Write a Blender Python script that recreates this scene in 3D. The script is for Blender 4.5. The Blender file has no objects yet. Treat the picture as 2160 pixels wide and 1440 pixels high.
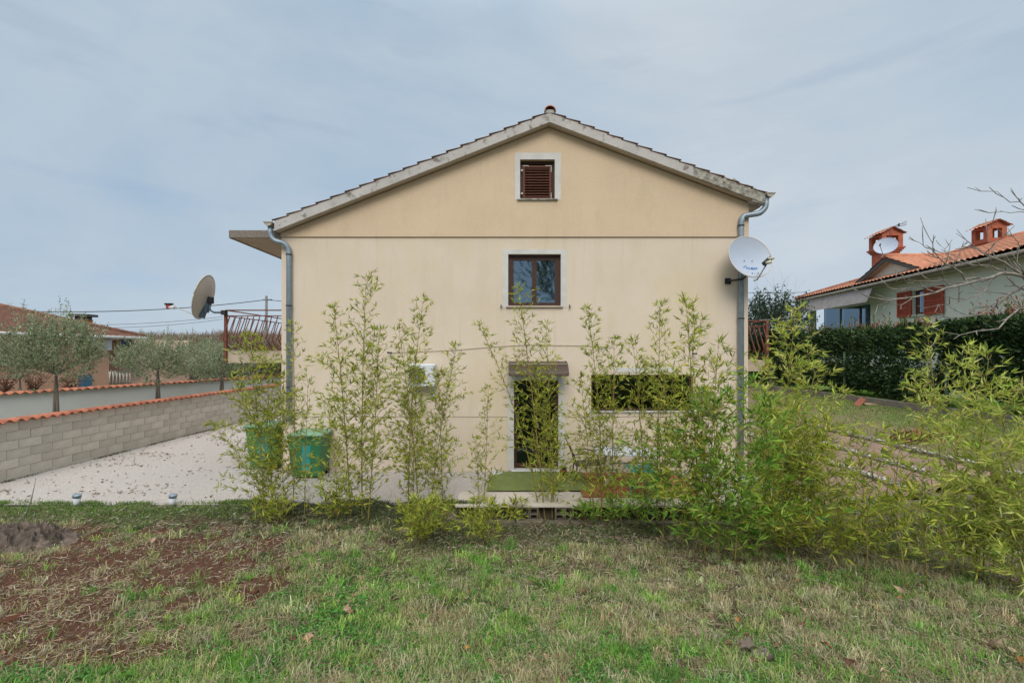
import bpy, math, random
import numpy as np
from mathutils import Vector, Matrix, noise

R = random.Random(11)
NR = np.random.default_rng(5)
sc = bpy.context.scene
col = sc.collection
rad = math.radians

# ------------------------------------------------------------------ camera
FPX, CX, HY, EZ = 960.0, 1080.0, 745.0, 2.8      # focal length in photo pixels, vanishing point, eye height
cam = bpy.data.cameras.new('camera')
cam.lens = 16.0; cam.sensor_width = 36.0
cam.shift_y = 25.0/2160.0
cam.clip_start = 0.05; cam.clip_end = 2000
co = bpy.data.objects.new('camera', cam); col.objects.link(co)
co.location = (0, 0, EZ); co.rotation_euler = (rad(90), 0, 0)
sc.camera = co

# ------------------------------------------------------------------ sky and sun
w = bpy.data.worlds.new('World'); sc.world = w; w.use_nodes = True
nt = w.node_tree; nt.nodes.clear()
N = nt.nodes.new; L = nt.links.new
out = N('ShaderNodeOutputWorld'); bg = N('ShaderNodeBackground'); bg.inputs[1].default_value = 0.1
sky = N('ShaderNodeTexSky'); sky.sky_type = 'NISHITA'; sky.sun_disc = False
SUN_EL, SUN_AZ = 40.0, 181.0                      # azimuth clockwise from +Y: behind the camera, a little left
sky.sun_elevation = rad(SUN_EL); sky.sun_rotation = rad(SUN_AZ)
tc = N('ShaderNodeTexCoord')
mp = N('ShaderNodeMapping'); mp.inputs['Scale'].default_value = (1.0, 1.0, 2.2); mp.inputs['Rotation'].default_value = (0.2, 0.35, 0.4)
n1 = N('ShaderNodeTexNoise'); n1.inputs['Scale'].default_value = 1.1; n1.inputs['Detail'].default_value = 7; n1.inputs['Roughness'].default_value = .6; n1.inputs['Distortion'].default_value = .35
L(tc.outputs['Generated'], mp.inputs[0]); L(mp.outputs[0], n1.inputs[0])
cr = N('ShaderNodeValToRGB')
cr.color_ramp.elements[0].position = .30; cr.color_ramp.elements[0].color = (3.15, 4.15, 5.15, 1)
cr.color_ramp.elements[1].position = .70; cr.color_ramp.elements[1].color = (4.9, 5.4, 5.85, 1)
L(n1.outputs[0], cr.inputs[0])
mask = N('ShaderNodeMapRange'); mask.inputs[1].default_value = .28; mask.inputs[2].default_value = .42; mask.inputs[3].default_value = .80; mask.inputs[4].default_value = .95
mp2 = N('ShaderNodeMapping'); mp2.inputs['Scale'].default_value = (1.2, 1.2, 7.0); mp2.inputs['Location'].default_value = (3.1, 1.2, 0)
n2 = N('ShaderNodeTexNoise'); n2.inputs['Scale'].default_value = 2.3; n2.inputs['Detail'].default_value = 5
L(tc.outputs['Generated'], mp2.inputs[0]); L(mp2.outputs[0], n2.inputs[0]); L(n2.outputs[0], mask.inputs[0])
sky_s = N('ShaderNodeMix'); sky_s.data_type = 'RGBA'; sky_s.blend_type = 'MULTIPLY'; sky_s.inputs[0].default_value = 1
L(sky.outputs[0], sky_s.inputs[6]); sky_s.inputs[7].default_value = (.75, .85, 1.0, 1)
mx = N('ShaderNodeMix'); mx.data_type = 'RGBA'
L(mask.outputs[0], mx.inputs[0]); L(sky_s.outputs[2], mx.inputs[6]); L(cr.outputs[0], mx.inputs[7])
sep = N('ShaderNodeSeparateXYZ'); L(tc.outputs['Generated'], sep.inputs[0])
zr = N('ShaderNodeMapRange'); zr.interpolation_type = 'SMOOTHSTEP'; zr.inputs[1].default_value = .56; zr.inputs[2].default_value = 1.0; L(sep.outputs[2], zr.inputs[0])
zc = N('ShaderNodeMix'); zc.data_type = 'RGBA'; zc.inputs[6].default_value = (1, 1, 1, 1); zc.inputs[7].default_value = (4.3, 3.8, 3.3, 1); L(zr.outputs[0], zc.inputs[0])
zm = N('ShaderNodeMix'); zm.data_type = 'RGBA'; zm.blend_type = 'MULTIPLY'; zm.inputs[0].default_value = 1   # a thinly overcast sky is brightest overhead; raised further to fill side walls
L(mx.outputs[2], zm.inputs[6]); L(zc.outputs[2], zm.inputs[7]); L(zm.outputs[2], bg.inputs[0]); L(bg.outputs[0], out.inputs[0])

sun = bpy.data.lights.new('sun', 'SUN'); sun.energy = 1.6; sun.angle = rad(32); sun.color = (1, .94, .82)
so = bpy.data.objects.new('sun', sun); col.objects.link(so)
az, el = rad(SUN_AZ), rad(SUN_EL)
sdir = Vector((math.sin(az)*math.cos(el), math.cos(az)*math.cos(el), math.sin(el)))
so.rotation_euler = sdir.to_track_quat('Z', 'Y').to_euler()

sc.view_settings.view_transform = 'Standard'; sc.view_settings.look = 'None'
sc.view_settings.exposure = 0.32; sc.view_settings.gamma = 1; sc.view_settings.use_curve_mapping = False

# ------------------------------------------------------------------ helpers
def at(px, py, Y):
    return Vector(((px-CX)/FPX*Y, Y, EZ-(py-HY)/FPX*Y))

def tag(o, label=None, cat=None, group=None, kind=None):
    if label: o['label'] = label
    if cat: o['category'] = cat
    if group: o['group'] = group
    if kind: o['kind'] = kind
    return o

ORG = {}
def thing(name, label, cat, loc=(0, 0, 0), group=None):
    o = bpy.data.objects.new(name, None); col.objects.link(o)
    o.location = loc; o.empty_display_size = .2
    ORG[o.name] = Vector(loc)
    return tag(o, label, cat, group)

def link(name, me, parent=None, loc=None, kind=None, label=None):
    """link a mesh given in world coordinates (already shifted by the thing's origin)"""
    o = bpy.data.objects.new(name, me); col.objects.link(o)
    if parent is not None:
        o.parent = parent
        ORG[o.name] = ORG[parent.name]
    else:
        ORG[o.name] = Vector((0, 0, 0))
    if loc is not None: o.location = loc
    if kind: o['kind'] = kind
    if label: o['label'] = label
    return o

def linkat(name, me, parent, world, rot=None, scale=None):
    """a piece whose mesh is local, set at a world point under its parent thing"""
    o = bpy.data.objects.new(name, me); col.objects.link(o)
    o.parent = parent; o.location = Vector(world) - ORG[parent.name]
    if rot: o.rotation_euler = rot
    if scale: o.scale = scale
    ORG[o.name] = Vector(world)
    return o

class MB:
    def __init__(s): s.v = []; s.f = []; s.sm = []
    def add(s, vs, fs, smooth=False):
        b = len(s.v); s.v += [tuple(v) for v in vs]
        s.f += [tuple(i+b for i in f) for f in fs]; s.sm += [smooth]*len(fs)
        return s
    def box(s, x0, x1, y0, y1, z0, z1):
        vs = [(x0,y0,z0),(x1,y0,z0),(x1,y1,z0),(x0,y1,z0),(x0,y0,z1),(x1,y0,z1),(x1,y1,z1),(x0,y1,z1)]
        return s.add(vs, [(0,3,2,1),(4,5,6,7),(0,1,5,4),(1,2,6,5),(2,3,7,6),(3,0,4,7)])
    def obox(s, c, ax, ay, az, hx, hy, hz):
        c = Vector(c); ax = Vector(ax).normalized()*hx; ay = Vector(ay).normalized()*hy; az = Vector(az).normalized()*hz
        vs = [c+ax*i+ay*j+az*k for k in (-1,1) for (i,j) in ((-1,-1),(1,-1),(1,1),(-1,1))]
        return s.add(vs, [(0,3,2,1),(4,5,6,7),(0,1,5,4),(1,2,6,5),(2,3,7,6),(3,0,4,7)])
    def prism(s, poly, y0, y1):                     # polygon in x,z extruded along y
        n = len(poly)
        vs = [(x, y0, z) for x, z in poly] + [(x, y1, z) for x, z in poly]
        fs = [tuple(range(n)), tuple(range(2*n-1, n-1, -1))]
        fs += [(i, n+i, n+(i+1) % n, (i+1) % n) for i in range(n)]
        return s.add(vs, fs)
    def gprism(s, poly, d):                         # any planar polygon of points, extruded by d
        n = len(poly); d = Vector(d)
        vs = [Vector(p) for p in poly]+[Vector(p)+d for p in poly]
        fs = [tuple(range(n)), tuple(range(2*n-1, n-1, -1))]
        fs += [(i, n+i, n+(i+1) % n, (i+1) % n) for i in range(n)]
        return s.add(vs, fs)
    def tube(s, pts, r, n=6, cap=True):
        pts = [Vector(p) for p in pts]; m = len(pts)
        rs = list(r) if hasattr(r, '__len__') else [r]*m
        vs = []; fs = []
        a = None
        for i, p in enumerate(pts):
            d = (pts[min(i+1, m-1)]-pts[max(i-1, 0)])
            if d.length < 1e-9: d = Vector((0, 0, 1))
            d.normalize()
            if a is None:
                a = d.orthogonal().normalized()
            else:
                a = (a-d*a.dot(d))
                a = a.normalized() if a.length > 1e-6 else d.orthogonal().normalized()
            b = d.cross(a)
            for k in range(n):
                t = 2*math.pi*k/n
                vs.append(p+(a*math.cos(t)+b*math.sin(t))*rs[i])
        for i in range(m-1):
            for k in range(n):
                fs.append((i*n+k, i*n+(k+1) % n, (i+1)*n+(k+1) % n, (i+1)*n+k))
        if cap:
            fs.append(tuple(range(n-1, -1, -1))); fs.append(tuple(range((m-1)*n, m*n)))
        return s.add(vs, fs, True)
    def lathe(s, prof, c, axis=(0, 0, 1), n=20, smooth=True):   # prof: (radius, along)
        axis = Vector(axis).normalized(); a = axis.orthogonal().normalized(); b = axis.cross(a); c = Vector(c)
        vs = []; m = len(prof)
        for r_, h in prof:
            for k in range(n):
                t = 2*math.pi*k/n; vs.append(c+axis*h+(a*math.cos(t)+b*math.sin(t))*max(r_, 1e-4))
        fs = [(i*n+k, i*n+(k+1) % n, (i+1)*n+(k+1) % n, (i+1)*n+k) for i in range(m-1) for k in range(n)]
        return s.add(vs, fs, smooth)
    def mesh(s, name, mt, shift=Vector((0, 0, 0))):
        me = bpy.data.meshes.new(name)
        me.from_pydata([(x-shift[0], y-shift[1], z-shift[2]) for x, y, z in s.v], [], s.f)
        me.polygons.foreach_set('use_smooth', s.sm)
        if mt: me.materials.append(mt)
        me.update()
        return me
    def build(s, name, mt, parent=None, kind=None, label=None, bevel=0):
        sh = ORG[parent.name] if parent is not None else Vector((0, 0, 0))
        o = link(name, s.mesh(name, mt, sh), parent, kind=kind, label=label)
        if bevel:
            b = o.modifiers.new('bevel', 'BEVEL'); b.width = bevel; b.segments = 2; b.limit_method = 'ANGLE'; b.angle_limit = rad(40)
        return o

def npmesh(name, V, F, mt, parent=None, colr=None, kind=None, label=None, smooth=False):
    V = np.asarray(V, dtype=np.float64).reshape(-1, 3); F = np.asarray(F, dtype=np.int32)
    if parent is not None: V = V - np.array(ORG[parent.name])
    me = bpy.data.meshes.new(name); k = F.shape[1]
    me.vertices.add(len(V)); me.vertices.foreach_set('co', V.astype(np.float32).ravel())
    me.loops.add(F.size); me.loops.foreach_set('vertex_index', F.ravel())
    me.polygons.add(len(F)); me.polygons.foreach_set('loop_start', np.arange(0, F.size, k, dtype=np.int32))
    me.polygons.foreach_set('loop_total', np.full(len(F), k, dtype=np.int32))
    if smooth: me.polygons.foreach_set('use_smooth', np.ones(len(F), dtype=bool))
    me.update(calc_edges=True)
    if colr is not None:
        at_ = me.color_attributes.new('Col', 'FLOAT_COLOR', 'POINT')
        c = np.ones((len(V), 4), dtype=np.float32); c[:, :3] = colr
        at_.data.foreach_set('color', c.ravel())
    me.materials.append(mt)
    return link(name, me, parent, kind=kind, label=label)

def leaves(P, D, Ln, W, colr, rng=NR, fold=.25, wide=.4):
    """N folded leaves as two triangles each; P base points, D unit directions"""
    P = np.asarray(P, float); D = np.asarray(D, float); n = len(P)
    D = D/np.maximum(np.linalg.norm(D, axis=1, keepdims=True), 1e-9)
    r = rng.normal(size=(n, 3)); S = np.cross(D, r); S /= np.maximum(np.linalg.norm(S, axis=1, keepdims=True), 1e-9)
    Nn = np.cross(S, D)
    Ln = np.asarray(Ln).reshape(-1, 1); W = np.asarray(W).reshape(-1, 1)
    a = P; t = P+D*Ln-Nn*Ln*.08
    l = P+D*Ln*wide+S*W*.5+Nn*W*fold; q = P+D*Ln*wide-S*W*.5+Nn*W*fold
    m = P+D*Ln*wide
    V = np.stack([a, l, t, q], 1).reshape(-1, 3)
    b = np.arange(n)*4
    F = np.concatenate([np.stack([b, b+1, b+2], 1), np.stack([b, b+2, b+3], 1)])
    C = np.repeat(np.asarray(colr), 4, axis=0)
    return V, F, C

def palette(n, cols, wts, jit=.12, rng=NR):
    cols = np.array(cols, float); idx = rng.choice(len(cols), n, p=np.array(wts)/sum(wts))
    c = cols[idx]*(1+rng.normal(0, jit, (n, 1)))*(1+rng.normal(0, jit*.4, (n, 3)))
    return np.clip(c, .004, .95)

# ------------------------------------------------------------------ materials
def mat(name, base, rough=.8, var=.15, scale=6.0, bump=.0, bscale=40.0, metal=0, base2=None, rand=0, spec=.3, stretch=None, detail=5, bdist=.02):
    m = bpy.data.materials.new(name); m.use_nodes = True; t = m.node_tree; n = t.nodes; l = t.links
    p = n['Principled BSDF']; p.inputs['Roughness'].default_value = rough; p.inputs['Metallic'].default_value = metal
    p.inputs['Specular IOR Level'].default_value = spec
    c0 = Vector(base[:3]); c1 = Vector(base2[:3]) if base2 else c0*(1-var*1.6)
    if not base2: c0 = c0*(1+var*.6)
    tcn = n.new('ShaderNodeTexCoord'); mpn = n.new('ShaderNodeMapping')
    if stretch: mpn.inputs['Scale'].default_value = stretch
    l.new(tcn.outputs['Object'], mpn.inputs[0])
    nz = n.new('ShaderNodeTexNoise'); nz.inputs['Scale'].default_value = scale; nz.inputs['Detail'].default_value = detail; nz.inputs['Roughness'].default_value = .62
    l.new(mpn.outputs[0], nz.inputs[0])
    rp = n.new('ShaderNodeValToRGB'); rp.color_ramp.elements[0].position = .3; rp.color_ramp.elements[1].position = .7
    rp.color_ramp.elements[0].color = (*c1, 1); rp.color_ramp.elements[1].color = (*c0, 1)
    l.new(nz.outputs[0], rp.inputs[0]); last = rp.outputs[0]
    if rand:
        oi = n.new('ShaderNodeObjectInfo'); mr = n.new('ShaderNodeMapRange')
        mr.inputs[3].default_value = 1-rand; mr.inputs[4].default_value = 1+rand*.7
        l.new(oi.outputs['Random'], mr.inputs[0])
        mm = n.new('ShaderNodeMix'); mm.data_type = 'RGBA'; mm.blend_type = 'MULTIPLY'; mm.inputs[0].default_value = 1
        l.new(last, mm.inputs[6]); l.new(mr.outputs[0], mm.inputs[7]); last = mm.outputs[2]
    l.new(last, p.inputs['Base Color'])
    if bump:
        nb = n.new('ShaderNodeTexNoise'); nb.inputs['Scale'].default_value = bscale; nb.inputs['Detail'].default_value = 4
        l.new(tcn.outputs['Object'], nb.inputs[0])
        bn = n.new('ShaderNodeBump'); bn.inputs['Strength'].default_value = bump; bn.inputs['Distance'].default_value = bdist
        l.new(nb.outputs[0], bn.inputs['Height']); l.new(bn.outputs[0], p.inputs['Normal'])
    return m

def colmix(m, sock_from, color, fac_node_out, blend='MIX'):
    """insert a colour mix in front of Base Color"""
    t = m.node_tree; p = t.nodes['Principled BSDF']; old = p.inputs['Base Color'].links[0].from_socket
    mm = t.nodes.new('ShaderNodeMix'); mm.data_type = 'RGBA'; mm.blend_type = blend
    t.links.new(fac_node_out, mm.inputs[0]); t.links.new(old, mm.inputs[6]); mm.inputs[7].default_value = (*color, 1)
    t.links.new(mm.outputs[2], p.inputs['Base Color'])

def noise_mask(m, scale, lo, hi, stretch=(1, 1, 1), loc=(0, 0, 0), detail=6, amount=1.0):
    t = m.node_tree; n = t.nodes; l = t.links
    tcn = n.new('ShaderNodeTexCoord'); mpn = n.new('ShaderNodeMapping'); mpn.inputs['Scale'].default_value = stretch; mpn.inputs['Location'].default_value = loc
    nz = n.new('ShaderNodeTexNoise'); nz.inputs['Scale'].default_value = scale; nz.inputs['Detail'].default_value = detail; nz.inputs['Roughness'].default_value = .65
    mr = n.new('ShaderNodeMapRange'); mr.inputs[1].default_value = lo; mr.inputs[2].default_value = hi; mr.inputs[4].default_value = amount
    l.new(tcn.outputs['Object'], mpn.inputs[0]); l.new(mpn.outputs[0], nz.inputs[0]); l.new(nz.outputs[0], mr.inputs[0])
    return mr.outputs[0]

def leafmat(name, trans=.4, rough=.5, gain=1.0):
    m = bpy.data.materials.new(name); m.use_nodes = True; t = m.node_tree; n = t.nodes; l = t.links
    p = n['Principled BSDF']; p.inputs['Roughness'].default_value = rough; p.inputs['Specular IOR Level'].default_value = .3
    a = n.new('ShaderNodeAttribute'); a.attribute_name = 'Col'
    l.new(a.outputs['Color'], p.inputs['Base Color'])
    if trans:
        tr = n.new('ShaderNodeBsdfTranslucent'); l.new(a.outputs['Color'], tr.inputs[0])
        ms = n.new('ShaderNodeMixShader'); ms.inputs[0].default_value = trans
        l.new(p.outputs[0], ms.inputs[1]); l.new(tr.outputs[0], ms.inputs[2]); l.new(ms.outputs[0], n['Material Output'].inputs[0])
    return m

def glassmat(name, tint=(.5, .55, .55), through=.55):
    m = bpy.data.materials.new(name); m.use_nodes = True; t = m.node_tree; n = t.nodes; l = t.links
    n.remove(n['Principled BSDF'])
    g = n.new('ShaderNodeBsdfGlossy'); g.inputs['Roughness'].default_value = .02; g.inputs[0].default_value = (.55, .75, .95, 1)
    tr = n.new('ShaderNodeBsdfTransparent'); tr.inputs[0].default_value = (*tint, 1)
    fr = n.new('ShaderNodeFresnel'); fr.inputs[0].default_value = 1.5
    mr = n.new('ShaderNodeMapRange'); mr.inputs[3].default_value = 1-through-.25; mr.inputs[4].default_value = 1
    l.new(fr.outputs[0], mr.inputs[0])
    ms = n.new('ShaderNodeMixShader'); l.new(mr.outputs[0], ms.inputs[0]); l.new(tr.outputs[0], ms.inputs[1]); l.new(g.outputs[0], ms.inputs[2])
    l.new(ms.outputs[0], n['Material Output'].inputs[0])
    return m

M = {}
M['plaster'] = mat('cream_plaster', (.685, .58, .485), .92, scale=.7, base2=(.635, .53, .43), bump=.25, bscale=90, bdist=.004, detail=8)
colmix(M['plaster'], None, (.55, .46, .34), noise_mask(M['plaster'], 1.1, .52, .72, (1, 1, .35), (4, 0, 1), 8, .55))
colmix(M['plaster'], None, (.60, .49, .27), noise_mask(M['plaster'], .5, .48, .7, (1, 1, .6), (9, 2, 3), 5, .45))
M['plaster_up'] = mat('yellow_plaster', (.655, .505, .36), .92, scale=.7, base2=(.59, .445, .31), bump=.25, bscale=90, bdist=.004, detail=8)
colmix(M['plaster_up'], None, (.47, .38, .25), noise_mask(M['plaster_up'], 1.3, .54, .75, (1, 1, .5), (2, 0, 5), 8, .5))
for k_ in ('plaster', 'plaster_up'):
    colmix(M[k_], None, (.50, .40, .29), noise_mask(M[k_], 3.0, .57, .74, (2.2, 1, .16), (6, 1, 2), 7, .38))
    colmix(M[k_], None, (.78, .68, .55), noise_mask(M[k_], 38, .5, .75, (1, 1, 1), (2, 1, 2), 3, .35))
M['surround'] = mat('white_surround', (.64, .62, .60), .9, scale=3, base2=(.52, .50, .48), bump=.15, bscale=60, bdist=.004)
M['verge'] = mat('verge_concrete', (.53, .50, .485), .95, scale=2.5, base2=(.41, .385, .37), bump=.4, bscale=35, bdist=.01)
colmix(M['verge'], None, (.12, .10, .08), noise_mask(M['verge'], 5, .56, .66, (1, 1, 1), (1, 1, 1), 8, .75))
M['verge_dirty'] = mat('lichen_concrete', (.50, .47, .41), .95, scale=7, base2=(.12, .11, .09), bump=.9, bscale=20, bdist=.03)
M['tile_old'] = mat('old_brown_tile', (.20, .10, .075), .9, scale=6, base2=(.10, .075, .06), bump=.3, bscale=50, rand=.25)
M['tile_red'] = mat('terracotta', (.46, .17, .095), .85, scale=9, base2=(.32, .11, .07), bump=.3, bscale=60, rand=.22)
M['tile_roof'] = mat('red_roof_tile', (.62, .29, .18), .85, scale=3.2, base2=(.44, .17, .105), bump=.2, bscale=40, detail=8)
colmix(M['tile_roof'], None, (.58, .32, .20), noise_mask(M['tile_roof'], 9, .5, .7, (1, 1, 1), (3, 3, 3), 4, .6))
M['tile_brown'] = mat('brown_roof_tile', (.27, .125, .085), .9, scale=4, base2=(.13, .07, .052), bump=.2, bscale=40, detail=8)
colmix(M['tile_brown'], None, (.30, .24, .18), noise_mask(M['tile_brown'], 6, .62, .75, (1, 1, 1), (3, 3, 3), 6, .6))
M['pebbledash'] = mat('pebbledash', (.34, .29, .25), .95, scale=45, base2=(.12, .10, .09), bump=.9, bscale=60, bdist=.02)
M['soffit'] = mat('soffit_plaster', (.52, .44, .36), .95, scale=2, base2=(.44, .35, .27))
M['zinc'] = mat('zinc_pipe', (.30, .36, .42), .45, scale=7, base2=(.20, .26, .32), metal=.35, spec=.5)
M['zinc_rim'] = mat('beige_gutter', (.42, .38, .32), .6, scale=8)
M['wood'] = mat('weathered_brown_wood', (.175, .062, .038), .7, scale=14, base2=(.05, .022, .016), bump=.4, bscale=30, stretch=(1, 1, 6))
colmix(M['wood'], None, (.42, .33, .27), noise_mask(M['wood'], 13, .62, .70, (1, 1, 3), (3, 8, 1), 6, .8))
M['wood_dark'] = mat('dark_brown_wood', (.085, .036, .024), .55, scale=10, base2=(.03, .015, .012), stretch=(1, 1, 5))
M['iron_white'] = mat('pale_hinge_metal', (.55, .52, .46), .6, scale=20)
M['iron'] = mat('dark_iron', (.035, .035, .04), .5, scale=10)
M['rust'] = mat('red_brown_paint', (.22, .075, .05), .6, scale=12, base2=(.13, .045, .03), bump=.2)
M['dish_white'] = mat('white_dish', (.42, .47, .57), .5, scale=2, base2=(.39, .44, .54))
M['dish_grey'] = mat('grey_dish', (.62, .56, .49), .5, scale=2, base2=(.57, .51, .44))
M['blue_metal'] = mat('blue_grey_metal', (.10, .16, .22), .45, scale=6)
M['logo'] = mat('blue_logo', (.03, .20, .48), .6, var=.0)
M['black'] = mat('black_plastic', (.02, .022, .022), .5)
M['beige_pl'] = mat('beige_plastic', (.55, .53, .42), .5)
M['redpl'] = mat('red_plastic', (.35, .05, .04), .5)
M['white_pl'] = mat('white_plastic', (.66, .68, .72), .45, scale=4, base2=(.60, .62, .67))
M['curtain'] = mat('white_curtain', (.62, .66, .64), .9, scale=8, base2=(.48, .52, .50), stretch=(6, 1, .5))
M['grey_cloth'] = mat('grey_cloth', (.30, .28, .26), .95, scale=8, stretch=(6, 1, .5))
M['dark_room'] = mat('room_wall', (.22, .21, .19), .95)
M['glass'] = glassmat('window_glass')
M['glass_dark'] = glassmat('dark_glass', (.25, .27, .27), .72)
M['poly'] = mat('brown_polycarbonate', (.085, .055, .042), .4, scale=3, base2=(.065, .04, .03), spec=.25)
M['block'] = mat('concrete_block', (.60, .545, .47), .95, scale=3.5, base2=(.49, .44, .37), bump=.5, bscale=70, rand=.14, bdist=.01)
colmix(M['block'], None, (.20, .17, .13), noise_mask(M['block'], 2.2, .53, .72, (1, 1, 1), (4, 1, 1), 8, .6))
M['mortar'] = mat('mortar', (.56, .52, .45), .95, scale=9, bump=.5, bscale=60)
M['whitewall'] = mat('white_render', (.76, .75, .73), .9, scale=.8, base2=(.68, .67, .64), bump=.1, bscale=60)
M['gravel'] = mat('white_gravel', (.66, .60, .565), .95, scale=34, base2=(.36, .32, .29), bump=1.0, bscale=60, bdist=.03, detail=10)
colmix(M['gravel'], None, (.56, .48, .44), noise_mask(M['gravel'], 1.2, .5, .68, (1, 1, 1), (0, 0, 0), 8, .6))
colmix(M['gravel'], None, (.25, .19, .14), noise_mask(M['gravel'], 16, .66, .70, (1, 2.2, 1), (7, 0, 0), 6, .7))
M['paving'] = mat('pale_paving', (.58, .52, .46), .9, scale=4, base2=(.50, .44, .38), bump=.3, bscale=60)
M['concrete'] = mat('old_concrete', (.30, .26, .22), .95, scale=8, base2=(.17, .15, .12), bump=.6, bscale=40, rand=.15)
M['block_dark'] = mat('dark_brown_block', (.19, .155, .12), .95, scale=9, base2=(.085, .075, .05), bump=.6, bscale=40)  # darker brown concrete for the hollow blocks and kerb stones
M['fabric'] = mat('brown_ground_fabric', (.31, .20, .16), .95, scale=2.5, base2=(.22, .155, .115), bump=.4, bscale=25)
colmix(M['fabric'], None, (.40, .33, .28), noise_mask(M['fabric'], 5, .55, .7, (1, 1, 1), (0, 5, 0), 6, .5))
M['white_stone'] = mat('white_pebbles', (.50, .47, .43), .9, scale=20, rand=.1)
M['turf'] = mat('artificial_turf', (.20, .235, .075), .95, scale=9, base2=(.135, .17, .05), bump=.8, bscale=300, bdist=.01)
M['rug'] = mat('red_brown_rug', (.38, .135, .07), .95, scale=14, base2=(.28, .095, .05), bump=.5, bscale=120)
M['bin'] = mat('green_bin_plastic', (.045, .19, .075), .5, scale=2, base2=(.03, .15, .07))
M['bin_lid'] = mat('pale_green_lid', (.20, .36, .24), .5, scale=3)
M['teal'] = mat('teal_paint', (.02, .30, .28), .5)
M['salmon'] = mat('salmon_wall', (.66, .40, .28), .92, scale=1, base2=(.60, .35, .24))
M['pink'] = mat('pink_wall', (.70, .50, .42), .92, scale=1, base2=(.64, .44, .37))
M['palegreen'] = mat('pale_green_wall', (.80, .81, .70), .92, scale=.8, base2=(.75, .76, .65))
M['trim'] = mat('grey_brown_trim', (.10, .095, .09), .7)
M['cream_trim'] = mat('cream_soffit', (.48, .42, .34), .9)
M['awning'] = mat('grey_pink_awning', (.36, .32, .31), .9, scale=3)
M['shutter_red'] = mat('red_shutter', (.48, .095, .05), .65, scale=6, base2=(.40, .07, .035))
M['brick'] = mat('red_brick', (.46, .15, .085), .9, scale=7, base2=(.30, .09, .055), bump=.5, bscale=25)
M['bluepaint'] = mat('blue_paint', (.08, .19, .30), .7)
M['bark'] = mat('grey_bark', (.17, .145, .115), .95, scale=18, base2=(.08, .068, .055), bump=.6, bscale=30, stretch=(3, 3, 1))
M['bark_pale'] = mat('pale_fig_bark', (.33, .30, .26), .9, scale=14, base2=(.12, .105, .09), bump=.4, bscale=30)
M['culm'] = mat('bamboo_culm', (.32, .24, .07), .5, scale=9, base2=(.19, .17, .05))
M['twig'] = mat('bamboo_twig', (.30, .24, .09), .6, scale=9, base2=(.20, .19, .06))
M['pole'] = mat('wooden_pole', (.20, .19, .18), .9)
M['cable'] = mat('black_cable', (.015, .017, .02), .6)
M['post'] = mat('green_post', (.11, .15, .09), .8)
M['leaf'] = leafmat('leaf')
M['leaf_thick'] = leafmat('thick_leaf', .12, .42)
M['grass'] = leafmat('grass_blade', .25, .7)
M['drysheet'] = mat('dark_crumpled_sheet', (.20, .15, .12), .8, scale=6, base2=(.045, .036, .03), bump=.5, bscale=18)
M['deadleaf'] = mat('dead_leaf', (.26, .14, .085), .8, scale=25, base2=(.13, .065, .04), rand=.3)
M['deadleaf_orange'] = mat('orange_leaf', (.48, .20, .06), .75, scale=25, base2=(.33, .12, .04))
M['deadleaf_pale'] = mat('pale_leaf', (.50, .36, .25), .8, scale=25, base2=(.36, .25, .17))
M['deadleaf_grey'] = mat('grey_leaf', (.27, .22, .19), .85, scale=25, base2=(.16, .12, .10))
M['clod'] = mat('red_clod', (.16, .055, .032), .95, scale=20, bump=.8, bscale=40)
M['ground_far'] = mat('far_grass', (.10, .12, .05), .95, scale=.8, base2=(.14, .12, .07))
M['wood_hill'] = mat('winter_wood_floor', (.12, .09, .065), .95, scale=.3, base2=(.08, .06, .045))

def ground_material():
    m = bpy.data.materials.new('garden_soil'); m.use_nodes = True; t = m.node_tree; n = t.nodes; l = t.links
    p = n['Principled BSDF']; p.inputs['Roughness'].default_value = .97; p.inputs['Specular IOR Level'].default_value = .1
    a = n.new('ShaderNodeAttribute'); a.attribute_name = 'Col'
    tcn = n.new('ShaderNodeTexCoord'); nz = n.new('ShaderNodeTexNoise'); nz.inputs['Scale'].default_value = 22; nz.inputs['Detail'].default_value = 8; nz.inputs['Roughness'].default_value = .7
    l.new(tcn.outputs['Object'], nz.inputs[0])
    mr = n.new('ShaderNodeMapRange'); mr.inputs[1].default_value = .3; mr.inputs[2].default_value = .7; mr.inputs[3].default_value = .55; mr.inputs[4].default_value = 1.35
    l.new(nz.outputs[0], mr.inputs[0])
    mm = n.new('ShaderNodeMix'); mm.data_type = 'RGBA'; mm.blend_type = 'MULTIPLY'; mm.inputs[0].default_value = 1
    l.new(a.outputs['Color'], mm.inputs[6]); l.new(mr.outputs[0], mm.inputs[7]); l.new(mm.outputs[2], p.inputs['Base Color'])
    b = n.new('ShaderNodeBump'); b.inputs['Strength'].default_value = .9; b.inputs['Distance'].default_value = .03
    l.new(nz.outputs[0], b.inputs['Height']); l.new(b.outputs[0], p.inputs['Normal'])
    return m
M['soil'] = ground_material()

# ------------------------------------------------------------------ terrain
def smooth(a, b, x):
    t = np.clip((x-a)/(b-a), 0, 1); return t*t*(3-2*t)

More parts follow.
